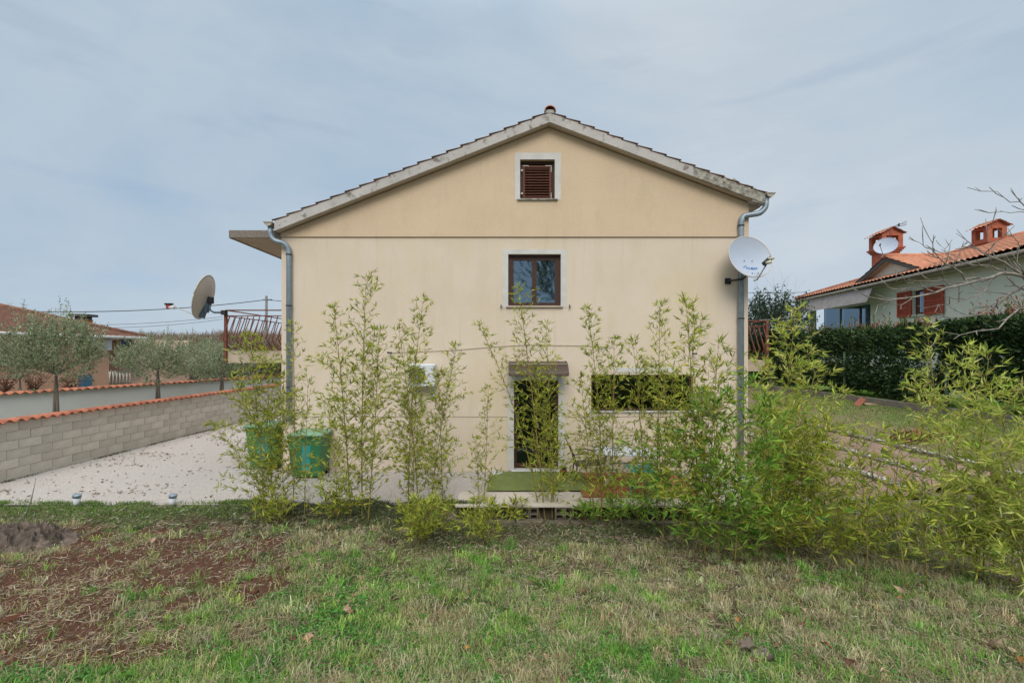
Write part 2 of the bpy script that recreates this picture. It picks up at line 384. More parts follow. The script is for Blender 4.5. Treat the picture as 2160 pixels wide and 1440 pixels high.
_T = NR.random((64, 64))
def vnoise(x, y, s=1.0, ox=0.0):
    """cheap tiling value noise, vectorised"""
    x = (np.asarray(x)*s+ox+100) % 64; y = (np.asarray(y)*s+ox*1.7+100) % 64
    i = np.floor(x).astype(int); j = np.floor(y).astype(int); fx = x-i; fy = y-j
    fx = fx*fx*(3-2*fx); fy = fy*fy*(3-2*fy)
    a = _T[i % 64, j % 64]; b = _T[(i+1) % 64, j % 64]; c = _T[i % 64, (j+1) % 64]; d = _T[(i+1) % 64, (j+1) % 64]
    return (a*(1-fx)+b*fx)*(1-fy)+(c*(1-fx)+d*fx)*fy
def fbm(x, y, s=1.0, ox=0.0):
    return (vnoise(x, y, s, ox)+.5*vnoise(x, y, s*2.1, ox+7)+.25*vnoise(x, y, s*4.3, ox+13))/1.75

EDGE = 8.42
def gz(X, Y, rough=True):
    X = np.asarray(X, float); Y = np.asarray(Y, float)
    e = -.04-.29*smooth(-2.4, -.9, X)-.03*smooth(3, 9, X)
    t = np.clip((EDGE-Y)/4.9, 0, 2.5)
    z = e+(.27-e)*t
    z = np.where(t > 1.2, e+(.27-e)*1.2+(t-1.2)*.18, z)
    if rough:
        z = z+(fbm(X, Y, 1.6, 3)-.5)*.12+(fbm(X, Y, 6, 9)-.5)*.05
    return z

def gpt(px, py):
    """ground point of the garden seen at a photo pixel"""
    Y = 6.0
    for _ in range(40):
        X = (px-CX)/FPX*Y; z = float(gz(X, Y, False)); Yn = (EZ-z)*FPX/(py-HY); Y = .5*Y+.5*Yn
    X = (px-CX)/FPX*Y
    return Vector((X, Y, float(gz(X, Y))-.01))

def pix(X, Y, Z):
    return CX+X/Y*FPX, HY-(Z-EZ)/Y*FPX

def soilmask(X, Y):
    """1 where red soil lies bare (left part of the garden)"""
    Yc = np.maximum(Y, .5); px, py = pix(X, Yc, gz(X, Y, False))
    def blob(cx, cy, sx, sy): return np.exp(-(((px-cx)/sx)**2+((py-cy)/sy)**2))
    m = 1.4*blob(350, 1165, 235, 52)+.98*blob(140, 1330, 290, 105)+1.0*blob(180, 1205, 190, 48)+.9*blob(535, 1255, 70, 75)+1.0*blob(40, 1310, 170, 60)+.7*blob(210, 1400, 170, 30)+.6*blob(440, 1205, 160, 30)+.5*blob(10, 1230, 120, 60)
    return np.clip((m*.9+(fbm(X, Y, 3.2, 21)-.5)*2.9+(fbm(X, Y, 13, 27)-.5)*1.8-.18)*smooth(.08, .4, m), 0, 1)

xs = np.concatenate([np.arange(-14, -10, .4), np.arange(-10, 10, .07), np.arange(10, 18, .4)])
ys = np.concatenate([np.arange(-12, 2, .5), np.arange(2, EDGE+.001, .055), [EDGE+.02]])
GX, GY = np.meshgrid(xs, ys, indexing='ij'); sm_ = soilmask(GX, GY); GZ = gz(GX, GY)+(fbm(GX, GY, 14, 2)-.5)*(.035+.07*sm_)
straw = np.array([.26, .20, .12]); soilc = np.array([.105, .050, .034]); greenc = np.array([.045, .065, .022]); dirt = np.array([.07, .05, .033])
f1 = smooth(.4, .62, fbm(GX, GY, 1.1, 40))[..., None]; f2 = smooth(.4, .6, fbm(GX, GY, 5, 50))[..., None]
gc = dirt*(1-f1)+greenc*f1; gc = gc*(1-.22*f2)+straw*.22*f2
s3 = smooth(.15, .6, sm_)[..., None]; gc = gc*(1-s3)+soilc*s3
nx, ny = GX.shape; ii = np.arange(nx*ny).reshape(nx, ny)
Fg = np.stack([ii[:-1, :-1], ii[1:, :-1], ii[1:, 1:], ii[:-1, 1:]], -1).reshape(-1, 4)
g_ = npmesh('garden_ground', np.stack([GX, GY, GZ], -1).reshape(-1, 3), Fg, M['soil'], colr=gc.reshape(-1, 3), kind='structure', smooth=True)

def sheet(name, mt, x0, x1, y0, y1, zf, nx=40, ny=40, kind='structure', colr=None):
    X, Y = np.meshgrid(np.linspace(x0, x1, nx), np.linspace(y0, y1, ny), indexing='ij')
    Z = zf(X, Y); i = np.arange(nx*ny).reshape(nx, ny)
    F = np.stack([i[:-1, :-1], i[1:, :-1], i[1:, 1:], i[:-1, 1:]], -1).reshape(-1, 4)
    return npmesh(name, np.stack([X, Y, Z], -1).reshape(-1, 3), F, mt, kind=kind, smooth=True, colr=colr)

sheet('ground', M['ground_far'], -900, 900, -400, 1500, lambda X, Y: X*0-.55, 8, 8)
sheet('gravel_yard', M['gravel'], -11.05, 6.3, EDGE, 26, lambda X, Y: X*0+(fbm(X, Y, 1.3, 5)-.5)*.02*smooth(EDGE, 9.5, Y), 120, 120)
MB().box(-11.1, 6.4, EDGE+.215, 26, -.5, -.03).build('gravel_bed', M['concrete'], kind='structure')
sheet('neighbour_ground', M['ground_far'], -90, -11.2, 6, 110, lambda X, Y: X*0-.02, 6, 6)
# wooded hill on the left horizon
sheet('wooded_hill', M['wood_hill'], -190, 60, 70, 260, lambda X, Y: -.5+smooth(70, 180, Y)*(5.0+3*(fbm(X, Y, .02, 3)-.5)), 30, 30)

# right bank: lawn beyond the terraced beds
def lawnz(X, Y): return .58+.5*smooth(9.3, 12, X)+(fbm(X, Y, 1.2, 12)-.5)*.08
def lawncol(X, Y):
    a = (smooth(.35, .6, fbm(X, Y, .9, 33))*smooth(10.1, 11.1, X))[..., None]
    return np.array([.24, .185, .115])*(1-a)+np.array([.16, .23, .07])*a
Xl, Yl = np.meshgrid(np.linspace(9.45, 12.02, 40), np.linspace(7.6, 27, 160), indexing='ij')
sheet('lawn', M['soil'], 9.45, 12.02, 7.6, 27, lawnz, 40, 160, colr=lawncol(Xl, Yl).reshape(-1, 3))
Xl, Yl = np.meshgrid(np.linspace(12.2, 15.5, 20), np.linspace(6, 27, 80), indexing='ij')
sheet('upper_lawn', M['soil'], 12.2, 15.5, 6, 27, lambda X, Y: X*0+1.24, 20, 80, colr=(lawncol(Xl, Yl)*np.array([.8, 1.25, .7])).reshape(-1, 3))
sheet('road', M['paving'], 15.4, 19.5, 2, 14, lambda X, Y: X*0+1.25, 4, 4)

# terraced beds: four long treads of brown ground fabric edged with white stones
for i, (a, b, za, zb) in enumerate([(5.75, 6.34, .03, .06), (6.5, 7.56, .10, .17), (7.7, 8.42, .24, .31), (8.56, 9.34, .40, .50)]):
    X, Y = np.meshgrid(np.linspace(a, b, 26), np.linspace(8.4, 17.5, 200), indexing='ij')
    t = (X-a)/(b-a)
    Z = za+(zb-za)*t+.10*np.sin(np.pi*t)**.6*(.3+1.0*vnoise(Y, X*0, 1.6, i*5))-.03+(fbm(X, Y, 5, 60)-.5)*.05
    k = np.arange(X.size).reshape(X.shape)
    F = np.stack([k[:-1, :-1], k[1:, :-1], k[1:, 1:], k[:-1, 1:]], -1).reshape(-1, 4)
    npmesh('terrace_bed', np.stack([X, Y, Z], -1).reshape(-1, 3), F, M['fabric'], kind='structure', smooth=True)
m = MB()
for (x0, x1, z1) in ((6.34, 6.5, .035), (7.56, 7.7, .20), (8.42, 8.56, .36), (9.34, 9.47, .56)):
    m.box(x0, x1, 8.4, 17.5, -.4, z1)
m.box(5.6, 6.34, 8.43, 8.5, -.4, .0); m.box(6.5, 7.56, 8.38, 8.42, -.4, .09); m.box(7.7, 8.42, 8.38, 8.42, -.4, .23); m.box(8.56, 9.34, 8.38, 8.42, -.4, .40)
m.box(9.47, 12, 7.6, 7.66, -.4, .60)
m.build('terrace_kerb', M['concrete'], kind='structure')
# white stones on the kerbs (countless small ones: one mesh)
V = []; F = []
for (xc, z0) in ((6.42, .04), (7.63, .205), (8.49, .365), (9.40, .565)):
    for k in range(230):
        y = 8.45+R.random()**1.3*9; s = R.uniform(.02, .055); c = Vector((xc+R.uniform(-.07, .07), y, z0+s*.4))
        b = len(V)
        pts = [Vector((1, 0, 0)), Vector((0, 1, 0)), Vector((-1, 0, 0)), Vector((0, -1, 0)), Vector((0, 0, .8)), Vector((0, 0, -.8))]
        V += [c+Vector((p.x*s*R.uniform(.6, 1.3), p.y*s*R.uniform(.6, 1.3), p.z*s*R.uniform(.6, 1))) for p in pts]
        F += [(b+a_, b+b_, b+4) for a_, b_ in ((0, 1), (1, 2), (2, 3), (3, 0))]+[(b+b_, b+a_, b+5) for a_, b_ in ((0, 1), (1, 2), (2, 3), (3, 0))]
npmesh('white_stones', V, F, M['white_stone'], kind='stuff')

# ------------------------------------------------------------------ main house
HL, HR, HF, HB = -5.47, 5.60, 10.80, 21.0
AX, AZ, SL, SR = .87, 8.14, .395, .378             # apex and slopes of the roof underside
def U(x): return AZ-(SL*(AX-x) if x < AX else SR*(x-AX))
S = FPX/HF
def fx(px): return (px-CX)/S
def fz(py): return EZ+(HY-py)/S
house = thing('house', 'cream two-storey house with gable end, brown attic shutter and blue-grey downpipes, behind the bamboo', 'house', (0, HF, 0))
WT = .32
at_x0, at_x1, at_z0, at_z1 = fx(1097), fx(1170), fz(421), fz(338)
w_x0, w_x1, w_z0, w_z1 = fx(1072), fx(1183), fz(645), fz(536)
d_x0, d_x1, d_z1 = fx(1084), fx(1178), fz(802)
l_x0, l_x1, l_z0, l_z1 = fx(1247), fx(1462), fz(866), fz(790)
ZS, ZP = 5.556, 1.30
yu = HF-.035
m = MB()
m.prism([(HL, ZS), (at_x0, ZS), (at_x0, U(at_x0)), (HL, U(HL))], yu, yu+WT)
m.prism([(at_x0, ZS), (at_x1, ZS), (at_x1, at_z0), (at_x0, at_z0)], yu, yu+WT)
m.prism([(at_x0, at_z1), (at_x1, at_z1), (at_x1, U(at_x1)), (AX, AZ), (at_x0, U(at_x0))], yu, yu+WT)
m.prism([(at_x1, ZS), (HR, ZS), (HR, U(HR)), (at_x1, U(at_x1))], yu, yu+WT)
m.build('gable_wall', M['plaster_up'], house)
m = MB()
def cells(m, xsn, zsn, holes, y0, y1):
    for i in range(len(xsn)-1):
        for j in range(len(zsn)-1):
            cx, cz = (xsn[i]+xsn[i+1])/2, (zsn[j]+zsn[j+1])/2
            if any(h[0] < cx < h[1] and h[2] < cz < h[3] for h in holes): continue
            m.box(xsn[i], xsn[i+1], y0, y1, zsn[j], zsn[j+1])
holes = [(w_x0, w_x1, w_z0, w_z1), (d_x0, d_x1, 0, d_z1), (l_x0, l_x1, l_z0, l_z1)]
cells(m, sorted([HL, w_x0, d_x0, d_x1, w_x1, l_x0, l_x1, HR]), sorted([ZP, l_z0, d_z1, l_z1, w_z0, w_z1, ZS-.012]), holes, HF, HF+WT)
m.build('wall', M['plaster'], house)
m = MB(); cells(m, [HL+.01, d_x0, d_x1, HR-.01], [-.4, .0, ZP-.008], [(d_x0, d_x1, 0, ZP)], HF+.014, HF+WT)
m.build('plinth_wall', M['plaster'], house)
m = MB()
m.box(HL, HL+WT, HF+WT, HB, -.4, U(HL)-.02); m.box(HR-WT, HR, HF+WT, HB, -.4, U(HR)-.02)
m.prism([(HL, -.4), (HR, -.4), (HR, U(HR)), (AX, AZ), (HL, U(HL))], HB, HB+.3)
m.build('side_walls', M['plaster'], house)
m = MB(); m.box(HL+WT, HR-WT, HF+WT, HB, 2.72, 2.85); m.box(HL+WT, HR-WT, HF+WT, HB, 5.3, 5.45); m.box(HL+WT, HR-WT, HF+WT, HB, -.35, -.01)
m.box(HL+WT, HR-WT, HF+3.6, HF+3.7, 0, 5.3); m.build('floors', M['dark_room'], house)

# surrounds, butted strips 4 mm proud
def surround(x0, x1, z0, z1, X0, X1, Z0, Z1, y, name='window_surround'):
    m = MB(); d = .006
    if Z1 > z1: m.box(X0, X1, y-d, y+.01, z1, Z1)
    m.box(X0, x0, y-d, y+.01, Z0, z1); m.box(x1, X1, y-d, y+.01, Z0, z1)
    if Z0 < z0: m.box(x0, x1, y-d, y+.01, Z0, z0-.05)
    m.build(name, M['surround'], house)
surround(at_x0, at_x1, at_z0, at_z1, fx(1086), fx(1183), fz(423), fz(324), yu)
surround(w_x0, w_x1, w_z0, w_z1, fx(1060), fx(1196), fz(650), fz(526), HF)
surround(d_x0, d_x1, 0, d_z1, fx(1071), fx(1191), 0.02, fz(790), HF, 'door_surround')
m = MB(); m.box(fx(1297), fx(1428), HF-.012, HF+.01, fz(785), fz(775)); m.box(l_x0-.05, l_x1+.05, HF-.006, HF+.012, l_z0-.07, l_z0-.03)
m.build('window_surround', M['surround'], house)
MB().box(at_x0-.07, at_x1+.07, yu-.05, yu+.1, at_z0-.035, at_z0).build('window_sill', M['verge_dirty'], house, bevel=.008)
MB().box(w_x0-.05, w_x1+.05, HF-.06, HF+.12, w_z0-.04, w_z0).build('window_sill', M['soffit'], house, bevel=.008)
MB().box(l_x0-.03, l_x1+.03, HF-.05, HF+.12, l_z0-.03, l_z0).build('window_sill', M['surround'], house, bevel=.008)

# attic shutter with single slats
sh = MB().box(at_x0, at_x0+.05, yu+.12, yu+.17, at_z0, at_z1).box(at_x1-.05, at_x1, yu+.12, yu+.17, at_z0, at_z1).box(at_x0+.05, at_x1-.05, yu+.12, yu+.17, at_z1-.06, at_z1).build('shutter_frame', M['wood_dark'], house)
sx0, sx1, sz0, sz1 = at_x0+.06, at_x1-.07, at_z0+.015, at_z1-.11
m = MB(); m.box(sx0, sx0+.055, yu+.07, yu+.11, sz0, sz1); m.box(sx1-.055, sx1, yu+.07, yu+.11, sz0, sz1)
m.box(sx0+.055, sx1-.055, yu+.072, yu+.108, sz0, sz0+.05); m.box(sx0+.055, sx1-.055, yu+.072, yu+.108, sz1-.05, sz1)
shut = m.build('shutter', M['wood'], house)
slat = MB().obox((0, 0, 0), (1, 0, 0), (0, .75, .66), (0, -.66, .75), (sx1-sx0)/2-.055, .028, .006).mesh('slat', M['wood'])
ns = 11
for i in range(ns):
    z = sz0+.05+(i+.5)*(sz1-sz0-.1)/ns
    linkat('slat', slat, shut, ((sx0+sx1)/2, yu+.092, z), rot=(R.uniform(-.12, .12), R.uniform(-.012, .012), 0))
MB().box(at_x0, at_x1, yu+.2, yu+.22, at_z0, at_z1).build('attic_board', M['wood_dark'], house)
for (hx, s1) in ((sx0, 1), (sx1, -1)):
    for (hz, s2) in ((sz1-.01, -1), (sz0+.01, 1)):
        if s1 == 1 and s2 == 1: continue
        m = MB(); m.box(min(hx, hx+.15*s1), max(hx, hx+.15*s1), yu+.062, yu+.069, hz-.008, hz+.008)
        if s1 < 0: m.box(hx-.018, hx-.002, yu+.062, yu+.069, min(hz+.009*s2, hz+.15*s2), max(hz+.009*s2, hz+.15*s2))
        m.build('corner_bracket', M['iron_white'], shut)
for hz in (sz0+.14, sz1-.12): MB().box(at_x0+.02, at_x0+.07, yu+.055, yu+.075, hz-.02, hz+.02).build('hinge', M['iron_white'], shut)

# upper window
wy = HF+.10
m = MB(); t_ = .075
m.box(w_x0, w_x0+t_, wy, wy+.07, w_z0, w_z1); m.box(w_x1-t_, w_x1, wy, wy+.07, w_z0, w_z1)
m.box(w_x0+t_, w_x1-t_, wy, wy+.07, w_z1-.07, w_z1); m.box(w_x0+t_, w_x1-t_, wy, wy+.07, w_z0, w_z0+.03)
win = m.build('window', M['wood_dark'], house)
xm = (w_x0+w_x1)/2
for (a, b) in ((w_x0+t_, xm-.002), (xm+.002, w_x1-t_)):
    m = MB(); za, zb = w_z0+.03, w_z1-.07; q = .055
    m.box(a, a+q, wy+.012, wy+.06, za, zb); m.box(b-q, b, wy+.012, wy+.06, za, zb); m.box(a+q, b-q, wy+.012, wy+.06, za, za+.06); m.box(a+q, b-q, wy+.012, wy+.06, zb-.06, zb)
    m.build('sash', M['wood_dark'], win)
    MB().box(a+q, b-q, wy+.034, wy+.038, za+.06, zb-.06).build('pane', M['glass'], win)
m = MB()
n = 60; V = []; 
for i in range(n+1):
    x = w_x0+.08+(w_x1-w_x0-.16)*i/n; y = wy+.16+.02*math.sin(i*1.1)+.01*math.sin(i*.37)
    V += [(x, y, w_z0+.02), (x, y, w_z1-.02)]
m.add(V, [(2*i, 2*i+2, 2*i+3, 2*i+1) for i in range(n)], True); m.build('curtain', M['curtain'], house)
# shutter stays either side of the window
for px in (1057, 1201):
    m = MB(); X = fx(px); Z = fz(646); m.tube([(X, HF, Z), (X, HF-.05, Z)], .008, 5); m.box(X-.012, X+.012, HF-.062, HF-.05, Z-.05, Z+.035)
    m.box(X+.012, X+.04, HF-.062, HF-.05, Z-.03, Z-.015)
    m.build('shutter_stay', M['iron'], house)

# door
dy = HF+.14
m = MB(); m.box(d_x0, d_x0+.07, dy, dy+.06, .04, d_z1); m.box(d_x1-.07, d_x1, dy, dy+.06, .04, d_z1); m.box(d_x0+.07, d_x1-.07, dy, dy+.06, d_z1-.07, d_z1)
m.box(d_x0+.07, d_x1-.07, dy+.005, dy+.055, .04, .16)
door = m.build('door', M['wood_dark'], house)
xm = (d_x0+d_x1)/2
MB().box(xm-.03, xm+.03, dy+.008, dy+.05, .16, d_z1-.07).build('door_stile', M['wood_dark'], door)
for a, b in ((d_x0+.07, xm-.03), (xm+.03, d_x1-.07)): MB().box(a, b, dy+.02, dy+.026, .16, d_z1-.07).build('pane', M['glass_dark'], door)
MB().tube([(xm+.045, dy-.03, 1.0), (xm+.045, dy-.03, 1.12)], .012, 6).build('handle', M['iron_white'], door)
MB().box(d_x0-.06, d_x1+.06, HF-.14, HF+.2, .0, .045).build('door_step', M['surround'], house, bevel=.01)
m = MB(); V = []
for i in range(25):
    x = xm-.05+.26*i/24; V += [(x, dy+.2+.02*math.sin(i*1.3), .1), (x, dy+.2+.02*math.sin(i*1.3), 1.9)]
m.add(V, [(2*i, 2*i+2, 2*i+3, 2*i+1) for i in range(24)], True); m.build('door_curtain', M['grey_cloth'], house)

# long window with three dark lights
ly = HF+.12
m = MB(); t_ = .055; xa, xb = l_x0, l_x1
divs = [xa, fx(1297), fx(1405), xb]
m.box(xa, xa+t_, ly, ly+.06, l_z0, l_z1); m.box(xb-t_, xb, ly, ly+.06, l_z0, l_z1)
m.box(xa+t_, xb-t_, ly, ly+.06, l_z0, l_z0+.05); m.box(xa+t_, xb-t_, ly, ly+.06, l_z1-.05, l_z1)
for d in divs[1:-1]: m.box(d-.025, d+.025, ly+.003, ly+.057, l_z0+.05, l_z1-.05)
lw = m.build('long_window', M['wood_dark'], house)
for a, b in zip(divs[:-1], divs[1:]): MB().box(a+.026, b-.026, ly+.025, ly+.03, l_z0+.05, l_z1-.05).build('pane', M['glass_dark'], lw)

# canopy over the door: curved smoked sheet with ribs
cx0, cx1 = fx(1073)+.02, fx(1192); ctop, cbot = fz(762), fz(797)
def canpt(t, x): a = t*math.pi*.5; return Vector((x, HF-.02-.62*math.sin(a)*.9, cbot+.10+(ctop-cbot-.08)*math.cos(a)*1.0-.02))
m = MB(); V = []; n = 14
for i in range(n+1):
    V += [canpt(i/n, cx0), canpt(i/n, cx1)]
for i in range(n+1):
    V += [canpt(i/n, cx0)-Vector((0, -.004, .008)), canpt(i/n, cx1)-Vector((0, -.004, .008))]
b = 2*(n+1)
m.add(V, [(2*i, 2*i+1, 2*i+3, 2*i+2) for i in range(n)]+[(b+2*i+2, b+2*i+3, b+2*i+1, b+2*i) for i in range(n)], True)
can = m.build('door_canopy', M['poly'], house)
for x in (cx0-.01, (cx0+cx1)/2, cx1+.01):
    MB().tube([canpt(i/8, x)+Vector((0, 0, .006)) for i in range(9)], .012, 5).build('canopy_rib', M['trim'], can)
MB().box(cx0, cx1, HF-.03, HF-.006, ctop-.03, ctop+.02).build('canopy_rail', M['soffit'], can)
MB().tube([canpt(.42, cx0)+Vector((0, 0, .012)), canpt(.42, cx1)+Vector((0, 0, .012))], .008, 5).build('canopy_bar', M['iron_white'], can)

# roof: verge boards, single verge tiles, tiled slopes, ridge
VF = 10.53
XLe, XRe = -5.50, 5.86
def vt(x, k=.27): return U(x)+k
for side in (-1, 1):
    x_end = XLe if side < 0 else XRe
    n = 19 if side < 0 else 15
    xsv = [AX+(x_end-AX)*i/n for i in range(n+1)]      # from apex down
    top = []
    for i in range(n):
        top += [(xsv[i], vt(xsv[i], .225)), (xsv[i+1], vt(xsv[i+1], .262))]
    bot = [(x_end, U(x_end)+.02), (AX, AZ+.01)]
    poly = top+bot
    m = MB()
    # as quads so the sawtooth stays planar
    for i in range(n):
        a, b2 = xsv[i], xsv[i+1]
        m.prism([(a, U(a)+.01), (b2, U(b2)+.01), (b2, vt(b2, .262)), (a, vt(a, .225))], VF, VF+.075)
        if side > 0 and i == n-6: m.build('verge_board', M['verge'], house); m = MB()
    m.build('verge_board', M['verge'] if side < 0 else M['verge_dirty'], house)
    m = MB()
    for i in range(n):
        a, b2 = xsv[i], xsv[i+1]
    m.prism([(AX, AZ+.015), (x_end, U(x_end)+.02), (x_end, U(x_end)+.06), (AX, AZ+.055)], VF+.075, yu); m.build('verge_soffit', M['soffit'], house)
    # verge tiles: barrel pieces lying down the slope, lower end lifted
    sl = SL if side < 0 else SR
    ang = math.atan(sl); Lt = abs(xsv[1]-xsv[0])/math.cos(ang)
    mt_ = MB(); r_ = .12; V = []; n2 = 8
    for e, (s0, lift, rr) in enumerate(((0, -.012, r_*.9), (Lt+.04, .028, r_))):
        for k in range(n2+1):
            t = math.pi*k/n2
            V.append((s0, -rr*math.cos(t)*1.25, lift+rr*.42*math.sin(t)))
        for k in range(n2+1):
            t = math.pi*k/n2
            V.append((s0, -(rr-.014)*math.cos(t)*1.25, lift-.016+(rr)*.42*math.sin(t)))
    q = 2*(n2+1)
    F_ = [(k, k+1, q+k+1, q+k) for k in range(n2)]+[(n2+1+k+1, n2+1+k, q+n2+1+k, q+n2+1+k+1) for k in range(n2)]
    F_ += [(q+k, q+k+1, q+n2+2+k, q+n2+1+k) for k in range(n2)]+[(0, q, q+n2+1, n2+1), (n2, n2*2+1, q+2*n2+1, q+n2)]
    mt_.add(V, F_, True); tme = mt_.mesh('verge_tile', M['tile_old'])
    roofp = thing if False else None
    for i in range(n):
        o = linkat('verge_tile', tme, house, (xsv[i], VF+.125, vt(xsv[i], .225)+.012))
        if side > 0: o.rotation_euler = (R.uniform(-.03, .03), ang+R.uniform(-.012, .012), 0)
        else: o.rotation_euler = (R.uniform(-.03, .03), ang+R.uniform(-.012, .012), math.pi)
def tilesheet(name, O, Uv, Vv, lu, lv, mt, parent, tw=.22, tl=.36, keep=None, amp=.035, step=.03, su=5, kind='stuff'):
    O = Vector(O); Uv = Vector(Uv).normalized(); Vv = Vector(Vv).normalized(); Nn = Uv.cross(Vv)
    if Nn.z < 0: Nn = -Nn
    us = np.arange(0, lu+1e-6, tw/su); vs = []
    k = 0
    while k*tl < lv:
        vs += [(k*tl, step), (min((k+1)*tl, lv)-.006, 0.)]; k += 1
    va = np.array([a for a, _ in vs]); vo = np.array([b for _, b in vs])
    A, B = np.meshgrid(us, va, indexing='ij'); H = amp*np.abs(np.sin(A/tw*np.pi))+vo[None, :]
    H = H+(vnoise(np.floor(A/tw)*3.3, np.floor(B/tl+.01)*2.7, 1, 3)-.5)*.012
    P = np.array(O)+A[..., None]*np.array(Uv)+B[..., None]*np.array(Vv)+H[..., None]*np.array(Nn)
    i = np.arange(A.size).reshape(A.shape)
    F = np.stack([i[:-1, :-1], i[1:, :-1], i[1:, 1:], i[:-1, 1:]], -1).reshape(-1, 4)
    if keep is not None:
        cu = (A[:-1, :-1]+A[1:, 1:])/2; cv = (B[:-1, :-1]+B[1:, 1:])/2
        F = F[keep(cu, cv).reshape(-1)]
    return npmesh(name, P.reshape(-1, 3), F, mt, parent, kind=kind)
Ls = math.hypot(AX-XLe, SL*(AX-XLe)); Rs = math.hypot(XRe-AX, SR*(XRe-AX))
tilesheet('roof_tiles', (XLe, VF+.27, vt(XLe, .2)), (0, 1, 0), (1, 0, SL), HB+.3-VF-.27, Ls, M['tile_old'], house)
tilesheet('roof_tiles', (XRe, VF+.27, vt(XRe, .2)), (0, 1, 0), (-1, 0, SR), HB+.3-VF-.27, Rs, M['tile_old'], house)
m = MB()
m.prism([(XLe, U(XLe)+.03), (AX, AZ+.03), (AX, AZ+.19), (XLe, U(XLe)+.19)], VF+.3, HB+.25)
m.prism([(AX, AZ+.03), (XRe, U(XRe)+.03), (XRe, U(XRe)+.19), (AX, AZ+.19)], VF+.3, HB+.25)
m.build('roof_slab', M['soffit'], house)
mt_ = MB(); V = []
for (y, rr) in ((0, .135), (.42, .115)):
    for k in range(9):
        t = math.pi*k/8; V.append((rr*math.cos(t), y, rr*.95*math.sin(t)))
    for k in range(9):
        t = math.pi*k/8; V.append(((rr-.02)*math.cos(t), y, (rr-.02)*.95*math.sin(t)))
mt_.add(V, [(k, k+1, 18+k+1, 18+k) for k in range(8)]+[(k+1, k, 9+k, 9+k+1) for k in range(8)], True)
rt = mt_.mesh('ridge_tile', M['tile_red'])
for i in range(25): linkat('ridge_tile', rt, house, (AX+.01, VF-.07+i*.40, vt(AX, .235)), rot=(rad(-1.5), 0, R.uniform(-.02, .02)))
MB().box(AX-.11, AX+.12, VF-.012, VF+.1, AZ+.20, AZ+.30).build('ridge_mortar', M['verge'], house, bevel=.02)
# crumbling mortar lumps at the right eave
m = MB()
for i in range(26):
    t = R.random(); x = 4.75+1.1*t; s = R.uniform(.03, .075)
    c = Vector((x, VF+.02+R.uniform(-.015, .1), vt(x, .235)+R.uniform(-.05, .03)))
    m.obox(c, (1, R.uniform(-.4, .4), -SR+R.uniform(-.3, .3)), (R.uniform(-.4, .4), 1, 0), (SR, 0, 1), s*1.6, s*.7, s*.6)
m.build('crumbling_mortar', M['verge_dirty'], house, kind='stuff')
# right eave soffit and barge return
m = MB(); m.prism([(HR, U(HR)-.16), (XRe+.02, U(XRe)-.0), (XRe+.02, U(XRe)+.06), (HR, U(HR)+.02)], yu+.02, HB); m.build('eave_soffit', M['soffit'], house)
m = MB(); m.prism([(HR-.02, U(HR)-.02), (XRe, U(XRe)-.0), (XRe, U(XRe)+.14), (HR-.02, U(HR)+.12)], VF+.02, yu+.02); m.build('eave_return', M['verge'], house)

# gutters and downpipes
def gutter(x, z, name):
    m = MB(); V = []; n = 10; r_ = .085
    for y in (VF-.02, HB+.2):
        for k in range(n+1):
            t = math.pi+math.pi*k/n; V.append((x+r_*math.cos(t)*1.1, y, z+r_*math.sin(t)))
    for y in (VF-.02, HB+.2):
        for k in range(n+1):
            t = math.pi+math.pi*k/n; V.append((x+(r_-.008)*math.cos(t)*1.1, y, z+(r_-.008)*math.sin(t)))
    q = n+1
    m.add(V, [(k, k+1, q+k+1, q+k) for k in range(n)]+[(2*q+k+1, 2*q+k, 3*q+k, 3*q+k+1) for k in range(n)], True)
    m.add([V[k] for k in range(q)], [tuple(range(q))]); m.box(x-.11, x+.11, VF-.035, VF-.01, z-.006, z+.012)
    return m.build('gutter', M['zinc_rim'], house)
gutter(-5.64, 5.83, 'l'); gutter(5.98, 6.50, 'r')
def elbow(pts, r_, name, mt, parent, n=12):
    # rounded polyline
    P = [Vector(p) for p in pts]; out_ = [P[0]]
    for i in range(1, len(P)-1):
        a, b, c = P[i-1], P[i], P[i+1]; d = min((b-a).length, (c-b).length, .12)*.5
        s = b+(a-b).normalized()*d; e = b+(c-b).normalized()*d
        out_ += [s, s*.25+b*.5+e*.25, e]
    out_.append(P[-1]); return MB().tube(out_, r_, n).build(name, mt, parent)
dpl = elbow([(-5.64, 10.62, 5.76), (-5.64, 10.62, 5.56), (-5.56, 10.63, 5.43), (-5.33, 10.68, 5.38), (-5.25, 10.71, 5.26), (-5.25, 10.71, 1.22)], .058, 'downpipe', M['zinc'], house)
dpr = elbow([(5.93, 10.62, 6.42), (5.92, 10.62, 6.20), (5.80, 10.65, 6.07), (5.44, 10.70, 6.03), (5.39, 10.71, 5.93), (5.39, 10.71, .1)], .064, 'downpipe', M['zinc'], house)
for zc in (5.12, 3.92, 3.45, 2.0): MB().tube([(-5.25, 10.71, zc-.012), (-5.25, 10.71, zc+.012)], .070, 12).build('pipe_clamp', M['iron'], dpl)
MB().tube([(-5.25, 10.71, 1.20), (-5.25, 10.71, 1.38)], .070, 12).build('pipe_shoe', M['zinc'], dpl)
for zc in (5.80, 4.55, 3.62, 2.0): MB().tube([(5.39, 10.71, zc-.012), (5.39, 10.71, zc+.012)], .077, 12).build('pipe_clamp', M['iron'], dpr)

